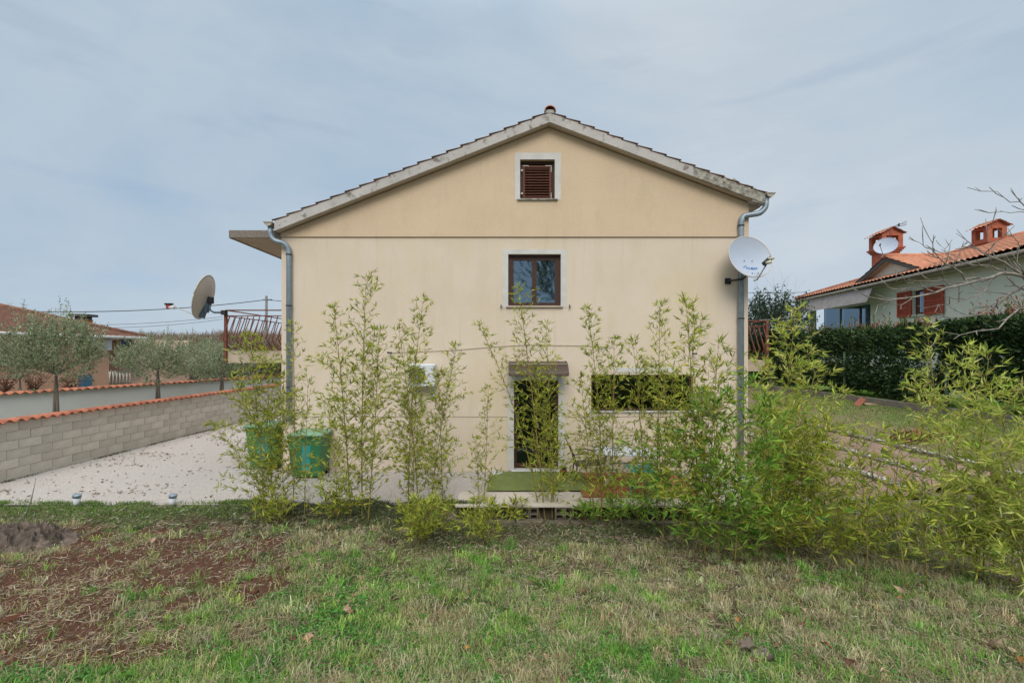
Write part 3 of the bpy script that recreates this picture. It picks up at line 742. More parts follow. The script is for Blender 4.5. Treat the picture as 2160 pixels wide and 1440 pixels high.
# canopy slab on the left flank
m = MB(); m.prism([(-6.78, 5.57), (HL-.003, 5.57), (HL-.003, 5.745), (-6.78, 5.745)], 10.90, 10.95); m.prism([(-6.80, 5.565), (-6.75, 5.565), (-6.75, 5.75), (-6.80, 5.75)], 10.951, 18)
m.build('slab_fascia', M['pebbledash'], house)
MB().box(-6.749, HL-.004, 10.951, 18, 5.58, 5.73).build('slab', M['soffit'], house)

# cable along the facade and small wall hooks
m = MB(); pts = []
for (px, py) in ((826, 744), (870, 742), (960, 738), (1040, 731), (1110, 727), (1240, 729), (1290, 733)): pts.append((fx(px), HF-.015, fz(py)))
m.tube(pts, .007, 4); m.build('wall_cable', M['soffit'], house)
for px, py in ((824, 744), (1461, 746)):
    m = MB(); X, Z = fx(px), fz(py); m.tube([(X, HF, Z), (X, HF-.10, Z), (X-.05, HF-.12, Z+.02)], .014, 6); m.box(X-.05, X+.06, HF-.13, HF-.09, Z-.015, Z+.02); m.build('wall_lamp', M['iron'], house)

# balcony on the left flank
def balcony(X0, X1, Y0, Y1, zf, zt, outx, parent, slabm, nb, ns_):
    """X0 wall side, X1 outer side; bars bulge outwards at the foot"""
    s = 1 if X1 > X0 else -1
    MB().box(min(X0, X1), max(X0, X1)-(0 if s < 0 else .0), Y0+.03, Y1, zf-.30, zf).build('balcony_slab', slabm, parent)
    posts = [(X1, Y0), (X0+s*.05, Y0)]
    for (x, y) in posts: MB().box(x-.03, x+.03, y-.03, y+.03, zf-.28, zt).build('post', M['rust'], parent)
    MB().tube([(X0, Y0, zt+.01), (X1, Y0, zt+.01)], .016, 6).tube([(X1, Y0, zt+.01), (X1, Y1, zt+.01)], .016, 6).build('handrail', M['rust'], parent)
    MB().tube([(X0, Y0, zt-.13), (X1, Y0, zt-.13)], .013, 5).tube([(X1, Y0, zt-.13), (X1, Y1, zt-.13)], .013, 5).tube([(X0, Y0, zf+.06), (X1, Y0, zf+.06)], .013, 5).tube([(X1, Y0, zf+.06), (X1, Y1, zf+.06)], .013, 5).build('rail', M['rust'], parent)
    for i in range(nb):
        x = X0+(X1-X0)*(i+.7)/(nb+.4)
        MB().tube([(x, Y0, zt-.13), (x, Y0-.28, zf+.28), (x, Y0, zf+.06)], .0125, 5).build('bar', M['rust'], parent)
    for i in range(ns_):
        y = Y0+(Y1-Y0)*(i+.7)/(ns_+.4)
        MB().tube([(X1, y, zt-.13), (X1+s*.22, y, zf+.28), (X1, y, zf+.06)], .0125, 5).build('bar', M['rust'], parent)
bal = thing('balcony', 'red-brown railed balcony with bellied bars on the left flank of the cream house', 'balcony', (-6.3, 11.5, 2.6))
balcony(HL, -7.18, 11.42, 15.5, 2.86, 3.87, -1, bal, M['soffit'], 11, 18)
bar = thing('balcony', 'small red-brown railed landing at the right flank of the cream house', 'balcony', (6.2, 12.2, 2.4))
balcony(HR, 6.83, 12.2, 16, 2.62, 3.66, 1, bar, M['soffit'], 9, 14)
for o in (bal, bar): o['group'] = 'balconies on the flanks of the cream house'

# ------------------------------------------------------------------ satellite dishes
def dish(name, label, c, nrm, up, r, mt, group=None, backm=None, arm=None, lnb_len=.55, logo=False, aspect=1.0, deep=.11):
    nrm = Vector(nrm).normalized(); up = Vector(up); up = (up-nrm*up.dot(nrm)).normalized(); sd = up.cross(nrm).normalized(); c = Vector(c)
    root = thing(name, label, 'satellite dish', c, group)
    n = 40; V = []; rings = [0, .2, .4, .6, .8, .95, 1.0, 1.012]
    prof = lambda t: -deep*r*2*(1-t*t)
    for back in (0, 1):
        for t in rings:
            for k in range(n):
                a = 2*math.pi*k/n
                h = prof(min(t, 1))-(.012 if back else 0)
                if t > 1: h = -.022
                V.append(c+(sd*math.cos(a)*r*aspect+up*math.sin(a)*r)*max(t, .002)+nrm*h)
    F = []; m_ = len(rings)
    for i in range(m_-1):
        for k in range(n):
            F.append((i*n+k, i*n+(k+1) % n, (i+1)*n+(k+1) % n, (i+1)*n+k))
            o_ = m_*n
            F.append((o_+i*n+(k+1) % n, o_+i*n+k, o_+(i+1)*n+k, o_+(i+1)*n+(k+1) % n))
    F += [((m_-1)*n+k, (m_-1)*n+(k+1) % n, 2*m_*n-n+(k+1) % n, 2*m_*n-n+k) for k in range(n)]
    refl = MB().add(V, F, True).build('reflector', mt, root)
    MB().tube([c+(sd*math.cos(2*math.pi*k/36)*r*aspect+up*math.sin(2*math.pi*k/36)*r)+nrm*(-.004) for k in range(37)], .011, 5).build('rim', M['dish_grey'] if backm is None else backm, refl)
    return root, refl, nrm, up, sd, c

# right dish on the facade
c1 = at(1583, 541, 10.25)
d1, rf, nn, up, sd, c = dish('satellite_dish', 'large white satellite dish with blue logo on the right edge of the gable facade', c1, (.12, -.92, .30), (0, 0, 1), .515, M['dish_white'], 'satellite dishes on the cream house')
foot = c-up*.53+nn*.02
lnb = at(1618, 551, 9.78)
MB().tube([foot-nn*.08-up*.04, foot+nn*.02-up*.07, lnb+Vector((-.02, 0, -.08))], .016, 6).build('lnb_arm', M['zinc_rim'], d1)
m = MB(); m.obox(lnb, (1, 0, .9), (0, 1, 0), (-.9, 0, 1), .10, .05, .045); hd = m.build('lnb', M['black'], d1, bevel=.012)
m = MB(); m.tube([lnb+Vector((-.05, -.03, -.05)), lnb+Vector((.05, -.07, -.02))], [.035, .04], 10); m.tube([lnb+Vector((.0, -.03, .05)), lnb+Vector((.12, -.05, .06))], [.025, .03], 10); m.build('lnb_horn', M['beige_pl'], hd)
m = MB(); bx = Vector((fx(1535), HF, fz(593)))
m.box(bx.x-.07, bx.x+.07, HF-.02, HF-.001, bx.z-.07, bx.z+.07); m.tube([bx, bx+Vector((0, -.08, 0)), bx+Vector((.28, -.16, .02)), bx+Vector((.36, -.2, .12)), c-nn*.15-up*.15], .022, 8)
m.build('wall_bracket', M['iron'], d1)
m = MB(); m.obox(c-nn*.16, sd, up, nn, .07, .17, .03); m.build('back_plate', M['blue_metal'], d1)
for (a, b_) in ((-.10, -.06), (.09, -.06), (-.02, -.40), (.12, -.40)):
    MB().tube([c+sd*a+up*b_-nn*.105*(1-(a*a+b_*b_)/.265)+nn*.002, c+sd*a+up*b_-nn*.105*(1-(a*a+b_*b_)/.265)-nn*(-.012)], .011, 8).build('bolt', M['iron'], rf)
tcv = bpy.data.curves.new('logo_curve', 'FONT'); tcv.body = 'TV-MAX'; tcv.size = .078; tcv.align_x = 'CENTER'; tcv.extrude = .0015; tcv.offset = .0012; tcv.shear = .15
to = bpy.data.objects.new('logo_tmp', tcv); col.objects.link(to)
bpy.context.view_layer.update()
me = bpy.data.meshes.new_from_object(to.evaluated_get(bpy.context.evaluated_depsgraph_get())); bpy.data.objects.remove(to)
me.materials.clear(); me.materials.append(M['logo'])
lc = c+sd*.02-up*.285-nn*.068
rot = Matrix((sd, up, nn)).transposed()
vv = [rot @ v.co + lc - c for v in me.vertices]
for v, q_ in zip(me.vertices, vv): v.co = q_
lo = link('logo', me, rf)
MB().tube([lc+sd*(-.21+.11*t)+up*(.04+.05*math.sin(t*math.pi*.5))+nn*.004 for t in np.linspace(0, 1, 8)], [.002, .004, .006, .007, .007, .006, .005, .003], 5).build('logo_swoosh', M['logo'], rf)

# left dish on the balcony post, seen from behind
c2 = at(429, 626, 11.38)
d2, rf2, nn, up, sd, c = dish('satellite_dish', 'grey satellite dish seen from behind, clamped to the balcony railing corner', c2, (-.91, -.22, .24), (0, 0, 1), .56, M['dish_grey'], 'satellite dishes on the cream house')
bk = c-nn*.15-up*.12
m = MB(); m.obox(c-nn*.145-up*.16, sd, up, nn, .10, .20, .035); m.obox(c-nn*.10-up*.40, sd, up, nn, .10, .12, .03); m.build('back_bracket', M['blue_metal'], d2)
m = MB(); e0 = Vector((-7.18, 11.36, 3.82))
m.tube([e0, e0+Vector((-.26, 0, 0)), e0+Vector((-.36, 0, .06)), e0+Vector((-.38, 0, .36))], .026, 8); m.build('mast', M['blue_metal'], d2)
m = MB(); m.obox(e0+Vector((-.38, 0, .30)), (0, 0, 1), (1, 0, 0), (0, 1, 0), .08, .09, .05); m.box(e0.x-.06, e0.x+.05, e0.y-.05, e0.y+.05, e0.z-.06, e0.z+.05); m.build('clamp', M['iron'], d2)
l2 = at(356, 648, 11.3)
MB().tube([c-up*.50+nn*.02, l2+Vector((.1, 0, .03))], .009, 5).build('lnb_arm', M['zinc_rim'], d2)
MB().tube([l2+Vector((.14, 0, .0)), l2+Vector((.02, 0, 0))], [.05, .045], 10).build('lnb_horn', M['white_pl'], d2)
MB().box(l2.x-.05, l2.x+.06, l2.y-.04, l2.y+.04, l2.z-.03, l2.z+.07).build('lnb', M['redpl'], d2, bevel=.01)
MB().box(l2.x-.08, l2.x+.09, l2.y-.05, l2.y+.05, l2.z+.055, l2.z+.10).build('lnb_cover', M['black'], d2, bevel=.01)

# ------------------------------------------------------------------ air conditioner
ax0, ax1, az0, az1, ay0, ay1 = (862-CX)/91.0, (919-CX)/91.0, EZ-(815-HY)/91.0, EZ-(767-HY)/91.0, 10.47, 10.73
ac = thing('air_conditioner', 'white air conditioner outdoor unit with round fan grille on the cream facade', 'air conditioner', ((ax0+ax1)/2, ay0, az0))
MB().box(ax0, ax1, ay0, ay1, az0, az1).build('casing', M['white_pl'], ac, bevel=.03)
fcx, fcz, fr_ = ax0+.215, (az0+az1)/2, .19
MB().lathe([(0, 0), (fr_, 0), (fr_, .01), (0, .01)], (fcx, ay0-.002, fcz), (0, -1, 0), 28).build('fan_housing', M['black'], ac)
m = MB()
for r_ in (.05, .08, .11, .14, .17, .192): m.tube([(fcx+r_*math.cos(a), ay0-.02, fcz+r_*math.sin(a)) for a in np.linspace(0, 2*math.pi, 25)], .0035, 4, False)
for k in range(8):
    a = k*math.pi/4; m.tube([(fcx, ay0-.021, fcz), (fcx+.19*math.cos(a), ay0-.021, fcz+.19*math.sin(a))], .0035, 4)
m.build('fan_grille', M['dish_grey'], ac)
m = MB()
for k in range(3):
    a = k*2.1; m.obox((fcx+.08*math.cos(a), ay0-.014, fcz+.08*math.sin(a)), (math.cos(a), 0, math.sin(a)), (-math.sin(a), .1, math.cos(a)), (0, 1, 0), .075, .04, .002)
m.build('fan_blade', M['trim'], ac)
m = MB()
for x in (ax0+.1, ax1-.1): m.box(x-.02, x+.02, ay0+.02, HF, az0-.04, az0-.002); m.box(x-.02, x+.02, HF-.02, HF-.001, az0-.25, az0-.04)
m.build('wall_bracket', M['white_pl'], ac)
MB().box(ax1-.17, ax1-.04, ay0-.006, ay0+.01, az0+.30, az0+.33).build('badge', M['dish_grey'], ac)

# ------------------------------------------------------------------ terrace
MB().box(-1.05, 4.6, EDGE-.06, 9.16, -.03, .014).build('paved_strip', M['paving'], kind='structure', bevel=.006)
m = MB(); V = []; nx_, ny_ = 50, 30
def bumpsheet(x0, x1, y0, y1, z, name, mt, label, cat, th=.014, rag=.03):
    m = MB(); nx_, ny_ = 40, 24; V = []
    for l_ in (0, 1):
        for i in range(nx_+1):
            for j in range(ny_+1):
                u, v = i/nx_, j/ny_
                x = x0+(x1-x0)*u+(rag*(noise.noise(Vector((v*3, z*9, 1)))) if i in (0, nx_) else 0)
                y = y0+(y1-y0)*v+(rag*(noise.noise(Vector((u*4, z*9, 5)))) if j in (0, ny_) else 0)
                V.append((x, y, z+(th if l_ else 0)+.006*noise.noise(Vector((x*2, y*2, 3)))))
    q = (nx_+1)*(ny_+1); idx = lambda i, j, l_=0: l_*q+i*(ny_+1)+j
    F = []
    for i in range(nx_):
        for j in range(ny_):
            F.append((idx(i, j, 1), idx(i+1, j, 1), idx(i+1, j+1, 1), idx(i, j+1, 1)))
    for i in range(nx_): F += [(idx(i, 0), idx(i+1, 0), idx(i+1, 0, 1), idx(i, 0, 1)), (idx(i+1, ny_), idx(i, ny_), idx(i, ny_, 1), idx(i+1, ny_, 1))]
    for j in range(ny_): F += [(idx(0, j+1), idx(0, j), idx(0, j, 1), idx(0, j+1, 1)), (idx(nx_, j), idx(nx_, j+1), idx(nx_, j+1, 1), idx(nx_, j, 1))]
    m.add(V, F, True); o = m.build(name, mt); tag(o, label, cat); return o
bumpsheet(1.38, 3.75, 8.78, 10.6, .018, 'rug', M['rug'], 'red-brown rug under the white garden table', 'rug')
bumpsheet(-.50, 1.62, 9.18, 10.62, .034, 'turf_mat', M['turf'], 'green artificial turf mat in front of the dark door', 'mat')

# hollow blocks holding up the paved edge
def hblock(x, y, z, wd, lab):
    root = thing('hollow_block', lab, 'concrete block', (x, y, z), 'hollow blocks under the terrace edge')
    t = .03; m = MB()
    m.box(x-wd/2, x-wd/2+t, y, y+.2, z, z+.245); m.box(x+wd/2-t, x+wd/2, y, y+.2, z, z+.245)
    m.box(x-wd/2+t, x+wd/2-t, y+.004, y+.2, z, z+.03); m.box(x-wd/2+t, x+wd/2-t, y+.004, y+.2, z+.11, z+.135); m.box(x-wd/2+t, x+wd/2-t, y+.004, y+.2, z+.222, z+.245)
    m.box(x-wd/2+t, x+wd/2-t, y+.17, y+.198, z+.03, z+.222)
    m.build('block_shell', M['block_dark'], root)
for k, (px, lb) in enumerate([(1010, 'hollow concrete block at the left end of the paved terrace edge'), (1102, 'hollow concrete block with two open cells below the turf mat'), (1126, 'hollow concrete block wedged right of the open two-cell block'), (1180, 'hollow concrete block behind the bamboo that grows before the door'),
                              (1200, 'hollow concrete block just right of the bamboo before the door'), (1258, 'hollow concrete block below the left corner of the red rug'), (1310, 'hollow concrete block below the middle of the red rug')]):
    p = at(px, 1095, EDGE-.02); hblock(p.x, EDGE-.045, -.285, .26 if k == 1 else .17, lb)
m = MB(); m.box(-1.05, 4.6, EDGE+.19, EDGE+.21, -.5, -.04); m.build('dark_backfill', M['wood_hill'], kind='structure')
kst = thing('kerb', 'low old stone kerb along the foot of the terrace edge', 'kerb', (2, 8.2, -.4))
x = -1.0
while x < 10.5:
    wd = R.uniform(.45, .7); dz = R.uniform(-.02, .02)
    y0 = 8.17+R.uniform(-.02, .02)
    o = MB().box(x, x+wd-.015, y0, y0+.14, -.5, -.235+dz).build('stone', M['block_dark'], kst, bevel=.015); x += wd
kr = thing('kerb', 'weathered concrete kerb at the back of the right-hand lawn before the dark hedge', 'kerb', (12.1, 14, 1))
y = 9.0
while y < 27:
    wd = R.uniform(1.1, 1.6); MB().box(12.02, 12.2, y, y+wd-.01, .6, 1.30+R.uniform(-.01, .01)).build('stone', M['concrete'], kr, bevel=.012); y += wd

# ------------------------------------------------------------------ bins
def make_bin(x, y, wd, ht, rz, label):
    o = thing('green_bin', label, 'bin', (x, y, 0), 'green bins beside the house'); o.rotation_euler = (0, 0, rz)
    ORG[o.name] = Vector((0, 0, 0)); dp = wd*.85
    m = MB(); V = []
    for (z, k) in ((.05, .78), (.10, .80), (ht*.86, .96), (ht*.86, 1.0), (ht*.9, 1.0)):
        for (a, b) in ((-1, -1), (1, -1), (1, 1), (-1, 1)):
            V.append((a*wd/2*k, b*dp/2*k, z))
    F = [(4*i+k, 4*i+(k+1) % 4, 4*i+4+(k+1) % 4, 4*i+4+k) for i in range(4) for k in range(4)]+[(3, 2, 1, 0)]
    m.add(V, F); m.build('body', M['bin'], o, bevel=.015)
    m = MB(); m.prism([(-wd*.10, .16), (wd*.16, .16), (wd*.18, ht*.78), (-wd*.08, ht*.78)], -dp/2*.93, -dp/2*.80); m.build('front_panel', M['teal'], o, bevel=.02)
    lid = MB(); V = []
    for (z, k) in ((ht*.905, 1.05), (ht*.945, 1.05), (ht*.985, .8), (ht*1.0, .45)):
        for (a, b) in ((-1, -1), (1, -1), (1, 1), (-1, 1)): V.append((a*wd/2*k, b*dp/2*k, z))
    lid.add(V, [(4*i+k, 4*i+(k+1) % 4, 4*i+4+(k+1) % 4, 4*i+4+k) for i in range(3) for k in range(4)]+[(12, 13, 14, 15), (3, 2, 1, 0)])
    ld = lid.build('lid', M['bin_lid'], o, bevel=.015)
    MB().tube([(-wd*.2, -dp/2*1.06, ht*.92), (-wd*.2, -dp/2*1.16, ht*.92), (wd*.2, -dp/2*1.16, ht*.92), (wd*.2, -dp/2*1.06, ht*.92)], .015, 6).build('handle', M['bin'], ld)
    for s in (-1, 1):
        wh = MB().tube([(s*wd*.36, dp*.36, .1), (s*wd*.42, dp*.36, .1)], .1, 14).build('wheel', M['black'], o)
make_bin(-4.62, 10.42, .77, 1.05, .04, 'green bin with teal front standing in front of the left facade corner')
make_bin(-5.98, 11.25, .84, 1.12, -.10, 'green bin with pale lid standing left of the house corner downpipe')

# ------------------------------------------------------------------ garden furniture
tb = thing('garden_table', 'white plastic garden table standing on the red-brown rug', 'table', (2.5, 9.75, 0))
m = MB(); V = []; n = 40
def sup(t, a, b): c_, s_ = math.cos(t), math.sin(t); return (a*math.copysign(abs(c_)**.6, c_), b*math.copysign(abs(s_)**.6, s_))
prof = [(1.0, .69), (1.0, .715), (.985, .725), (0.001, .725)]
for (k_, z_) in prof:
    for k in range(n):
        x_, y_ = sup(2*math.pi*k/n, .72*k_, .43*k_); V.append((2.5+x_, 9.75+y_, z_))
m.add(V, [(i*n+k, i*n+(k+1) % n, (i+1)*n+(k+1) % n, (i+1)*n+k) for i in range(3) for k in range(n)]+[tuple(range(n-1, -1, -1))], False)
m.build('table_top', M['white_pl'], tb)
for sx in (-1, 1):
    for sy in (-1, 1):
        MB().tube([(2.5+sx*.42, 9.75+sy*.24, .69), (2.5+sx*.47, 9.75+sy*.28, .3), (2.5+sx*.56, 9.75+sy*.34, .045)], [.035, .03, .038], 8).build('leg', M['white_pl'], tb)
MB().tube([(2.08, 9.75, .45), (2.92, 9.75, .45)], .02, 6).build('stretcher', M['white_pl'], tb)
ch = thing('garden_chair', 'dark metal garden armchair standing left of the white table', 'chair', (1.55, 9.9, 0))
X0, X1, Y0, Y1 = 1.32, 1.86, 9.62, 10.1
for y in (Y0, Y1):
    MB().tube([(X0-.12, y, .90), (X0, y, .62), (X0+.06, y, .42), (X0+.03, y, .2), (X0-.04, y, .04)], .014, 6).build('back_leg', M['iron'], ch)
    MB().tube([(X0-.01, y, .66), (X0+.3, y, .68), (X1-.05, y, .64), (X1, y, .42), (X1+.05, y, .04)], .014, 6).build('front_leg', M['iron'], ch)
m = MB(); m.obox(((X0+X1)/2+.03, (Y0+Y1)/2, .43), (1, 0, .04), (0, 1, 0), (-.04, 0, 1), .27, .24, .012); m.build('seat', M['iron'], ch, bevel=.01)
m = MB(); m.obox((X0-.055, (Y0+Y1)/2, .73), (-.4, 0, 1), (0, 1, 0), (1, 0, .4), .16, .23, .008); m.build('backrest', M['grey_cloth'], ch)
tq = thing('folding_stool', 'teal metal folding stool half hidden by bamboo before the white table', 'stool', (2.45, 8.95, 0))
for s in (-1, 1):
    x = 2.52+s*.16
    MB().tube([(x-.1, 8.68, .04), (x, 9.0, .30), (x+.1, 9.3, .52)], .016, 6).build('leg', M['teal'], tq)
    MB().tube([(x+.1, 9.3, .04), (x, 9.0, .30), (x-.1, 8.68, .52)], .016, 6).build('leg', M['teal'], tq)
MB().box(2.3, 2.75, 8.72, 9.27, .515, .53).build('seat', M['teal'], tq, bevel=.008)
pot = thing('plant_pot', 'small terracotta pot on the step by the turf mat', 'pot', (1.16, 10.3, .04))
MB().lathe([(0, .048), (.055, .048), (.075, .15), (.085, .15), (.085, .175), (.07, .175), (.06, .12), (0, .12)], (1.16, 10.3, 0), n=18).build('pot', M['tile_red'], pot)
P = np.array([[1.16, 10.3, .16]]*40)+NR.normal(0, .015, (40, 3)); D = NR.normal(0, .5, (40, 3)); D[:, 2] = np.abs(D[:, 2])+.5
V, F, C = leaves(P, D, NR.uniform(.06, .12, 40), .03, palette(40, [(.05, .12, .03), (.10, .16, .05)], [1, 1]))
npmesh('foliage', V, F, M['leaf'], pot, C, kind='stuff')
for k, (x, rz, lb) in enumerate(((-.42, .3, 'white sandal left of its pair at the corner of the turf mat'), (-.30, -.2, 'white sandal right of its pair at the corner of the turf mat'))):
    m = MB(); V = []; n = 16
    for z in (.03, .055):
        for i in range(n):
            a = 2*math.pi*i/n; V.append((.13*math.cos(a), (.045+.008*math.cos(a))*math.sin(a), z))
    m.add(V, [(i, (i+1) % n, n+(i+1) % n, n+i) for i in range(n)]+[tuple(range(n, 2*n)), tuple(range(n-1, -1, -1))])
    t = thing('sandal', lb, 'sandal', (x, 10.45, 0), 'pair of white sandals'); ORG[t.name] = Vector((0, 0, 0)); t.rotation_euler = (0, 0, rz+1.2)
    m.build('sole', M['white_pl'], t)
    MB().tube([(.04, -.05, .05), (.05, -.02, .095), (.05, .02, .095), (.04, .05, .05)], .012, 5).build('strap', M['white_pl'], t)

# ------------------------------------------------------------------ solar lights, stick, crumpled sheet
for px, lb in ((162, 'small solar garden light at the gravel edge, nearer the block wall'), (364, 'small solar garden light at the gravel edge, nearer the bamboo')):
    p = at(px, 1066, 8.42); t = thing('solar_light', lb, 'garden light', (p.x, p.y, 0), 'solar garden lights')
    MB().tube([(p.x, p.y, -.2), (p.x, p.y, .03)], .012, 6).build('stake', M['trim'], t)
    MB().lathe([(0, .0), (.045, .0), (.05, .04), (.06, .15), (0, .15)], (p.x, p.y, 0), (.12, -.1, 1), n=18).build('lens', M['white_pl'], t)
    MB().lathe([(0, .15), (.066, .15), (.066, .195), (.06, .202), (0, .204)], (p.x, p.y, 0), (.12, -.1, 1), n=18).build('cap', M['zinc'], t)
s0, s1 = gpt(48, 1100), at(76, 1008, 7.7)
o = MB().tube([s0, (s0+s1)/2+Vector((.03, 0, 0)), s1], [.012, .009, .004], 6).build('dry_stick', M['bark_pale']); tag(o, 'thin dry stick standing by the crumpled dark sheet at the far left', 'stick')
def crumple(name, label, cat, mt, px, py, rx, ry, h, seed, freq=5):
    c = gpt(px, py); n = 120; V = []
    for i in range(n+1):
        for j in range(n+1):
            u, v = i/n*2-1, j/n*2-1; x = c.x+u*rx; y = c.y+v*ry
            rr = math.hypot(u, v); e = max(0, 1-(rr*(1+.35*noise.noise(Vector((math.atan2(v, u)*1.5, seed, 0)))))**3)
            r1 = 1-2.6*abs(noise.noise(Vector((x*freq, y*freq*1.4, seed)))); r2 = 1-2.6*abs(noise.noise(Vector((x*freq*2.1+3, y*freq*2.1, seed+3)))); q = r1*abs(r1)*1.3+r2*.7
            x += .08*noise.noise(Vector((x*6, y*6, seed+9))); y += .08*noise.noise(Vector((x*6, y*6, seed+19)))
            V.append((x, y, float(gz(x, y, False))-.12+e*(h*.55+.42*h*q+.10)))
    F = [(i*(n+1)+j, (i+1)*(n+1)+j, (i+1)*(n+1)+j+1, i*(n+1)+j+1) for i in range(n) for j in range(n)]
    o = MB().add(V, F, True).build(name, mt); tag(o, label, cat); return o
crumple('crumpled_sheet', 'crumpled dark landscape sheet lying in the grass at the far left', 'sheet', M['drysheet'], 35, 1150, .85, .5, .26, 4, 6.5)
lp = at(1935, 925, 11.3)
t = thing('leaf_heap', 'heap of dry brown leaves on the right-hand lawn above the brown beds', 'leaf heap', (lp.x, lp.y, lp.z-.1))
n = 500; P = np.array(lp)+np.stack([NR.normal(0, .22, n), NR.normal(0, .2, n), np.abs(NR.normal(0, .09, n))-.04], 1); D = NR.normal(0, 1, (n, 3)); D[:, 2] *= .4
V, F, C = leaves(P, D, NR.uniform(.10, .2, n), NR.uniform(.05, .1, n), palette(n, [(.26, .14, .07), (.36, .20, .09), (.16, .09, .06)], [3, 2, 2]))
npmesh('dry_leaves', V, F, M['leaf_thick'], t, C, kind='stuff')
bp = Vector((11.8, 15.2, 1.07))
t = thing('broken_tile', 'broken clay tile leaning on the weathered kerb by the hedge', 'tile', bp)
m = MB(); m.obox(bp+Vector((-.18, 0, .10)), (1, .3, .8), (0, 1, .2), (-.8, 0, 1), .20, .13, .012); m.build('tile_piece', M['tile_red'], t)
m = MB(); m.obox(bp+Vector((.08, -.2, .05)), (1, -.3, -.1), (.3, 1, .15), (0, 0, 1), .24, .14, .012); m.build('tile_piece', M['deadleaf_pale'], t)

# ------------------------------------------------------------------ block wall on the left
def walltile(r_, wd, ln, th=.018):
    """one coping tile: barrel across the wall, with a valley; x across the wall, y along it"""
    n = 9; V = []
    for l_ in (0, 1):
        for x in (-ln/2, 0, ln/2):
            for k in range(n+1):
                u = k/n; h = r_*max(0, math.sin(math.pi*min(u/.72, 1)))-(.012*math.sin(math.pi*max(0, (u-.72)/.28)))
                V.append((x, u*wd, h-(.35*abs(x) if x else 0)*.45-(th if l_ else 0)))
    q = 3*(n+1); F = []
    for a in range(2):
        for k in range(n):
            i = a*(n+1)+k
            F.append((i, i+n+1, i+n+2, i+1)); F.append((q+i, q+i+1, q+i+n+2, q+i+n+1))
    for k in range(n): F += [(k, k+1, q+k+1, q+k), (2*(n+1)+k+1, 2*(n+1)+k, q+2*(n+1)+k, q+2*(n+1)+k+1)]
    return MB().add(V, F, True)
WX = -11.1
bw = thing('block_wall', 'grey concrete block wall with terracotta coping along the gravel yard', 'wall', (WX, 14, 0))
MB().box(WX-.19, WX-.008, 8.9, 24, -.3, 1.29).build('mortar_core', M['mortar'], bw)
bl, bh = .50, .205
bm = MB().box(-.09, .0, 0, bl-.014, 0, bh-.013).mesh('block', M['block'])
me2 = MB().box(-.09, .0, 0, bl/2-.014, 0, bh-.013).mesh('block', M['block'])
for c_ in range(6):
    y = 9.0-(bl/2 if c_ % 2 else 0); z = .055+c_*bh-.0
    while y < 23.6:
        linkat('block', bm, bw, (WX+R.uniform(-.002, .005), y, z), rot=(0, R.uniform(-.008, .008), R.uniform(-.004, .004))); y += bl
MB().box(WX-.2, WX+.03, 8.9, 24, -.3, .05).build('footing', M['mortar'], bw)
wt = walltile(.055, .235, .34).mesh('coping_tile', M['tile_red'])
y = 8.95
while y < 23.9:
    linkat('coping_tile', wt, bw, (WX-.08, y, 1.315), rot=(R.uniform(-.02, .02), R.uniform(-.03, .03), R.uniform(-.03, .03))); y += .235
# white rendered wall behind
WA, WB = Vector((-15.9, 10.2, 0)), Vector((-12.45, 24.6, 0))
WA = Vector((-15.1, 13.4, 0))+(Vector((-15.1, 13.4, 0))-Vector((-13.3, 20.6, 0))).normalized()*5; WB = Vector((-13.3, 20.6, 0))+(Vector((-13.3, 20.6, 0))-Vector((-15.1, 13.4, 0))).normalized()*11
wd_ = (WB-WA).normalized(); wn = Vector((wd_.y, -wd_.x, 0)); lw_ = (WB-WA).length
ww = thing('white_wall', 'white rendered wall with terracotta coping behind the block wall', 'wall', WA)
m = MB(); m.obox((WA+WB)/2+Vector((0, 0, .65)), wd_, wn, (0, 0, 1), lw_/2, .1, .95); m.build('wall', M['whitewall'], ww)
a_ = math.atan2(wd_.y, wd_.x)-math.pi/2; y = 0
wt2 = walltile(.05, .235, .40).mesh('coping_tile', M['tile_red'])
while y < lw_:
    linkat('coping_tile', wt2, ww, WA+wd_*y+Vector((0, 0, 1.62)), rot=(R.uniform(-.02, .02), R.uniform(-.03, .03), a_)); y += .235
MB().obox(WA+wd_*(lw_*.82)-wn*.55+Vector((0, 0, .85)), wd_, wn, (0, 0, 1), 4.2, .1, .86).build('stepped_wall', M['tile_red'], ww)

# ------------------------------------------------------------------ neighbour house on the left
lh = thing('neighbour_house', 'low salmon house with brown tiled hipped roof beyond the white wall on the left', 'house', (-20, 20, 0))
Ea, Eb = Vector((-20.6, 13.5, 3.6)), Vector((-18.8, 23.4, 3.6))
ed = (Eb-Ea).normalized(); en = Vector((-ed.y, ed.x, 0))       # inward (left)
if en.x > 0: en = -en
Ea = Ea-ed*9
Le = (Eb-Ea).length
sl_ = .30
tilesheet('roof_tiles', Ea, ed, en*1+Vector((0, 0, sl_)), Le+.2, 6.4, M['tile_brown'], lh, tw=.26, tl=.36, keep=lambda u, v: (u < Le-v*.62))
# hip end
hipd = Vector((-ed.x, -ed.y, 0))
tilesheet('roof_tiles', Eb, en, hipd*1+Vector((0, 0, .48)), 12.2, 4.3, M['tile_brown'], lh, tw=.26, tl=.36, keep=lambda u, v: (u > v*1.5) & (u < 12.2-v*1.5))
m = MB(); rt0 = Ea+en*6.1+Vector((0, 0, 6.1*sl_+.03)); rt1 = Eb-ed*3.9+en*6.1+Vector((0, 0, 6.1*sl_+.03))
m.tube([rt0, rt1], .11, 8); m.tube([rt1, Eb+Vector((0, 0, .06))], .10, 8); m.build('ridge', M['tile_brown'], lh)
MB().tube([Ea-Vector((0, 0, .03))+en*-.08, Eb-Vector((0, 0, .03))+en*-.08], .07, 8).build('gutter', M['whitewall'], lh)
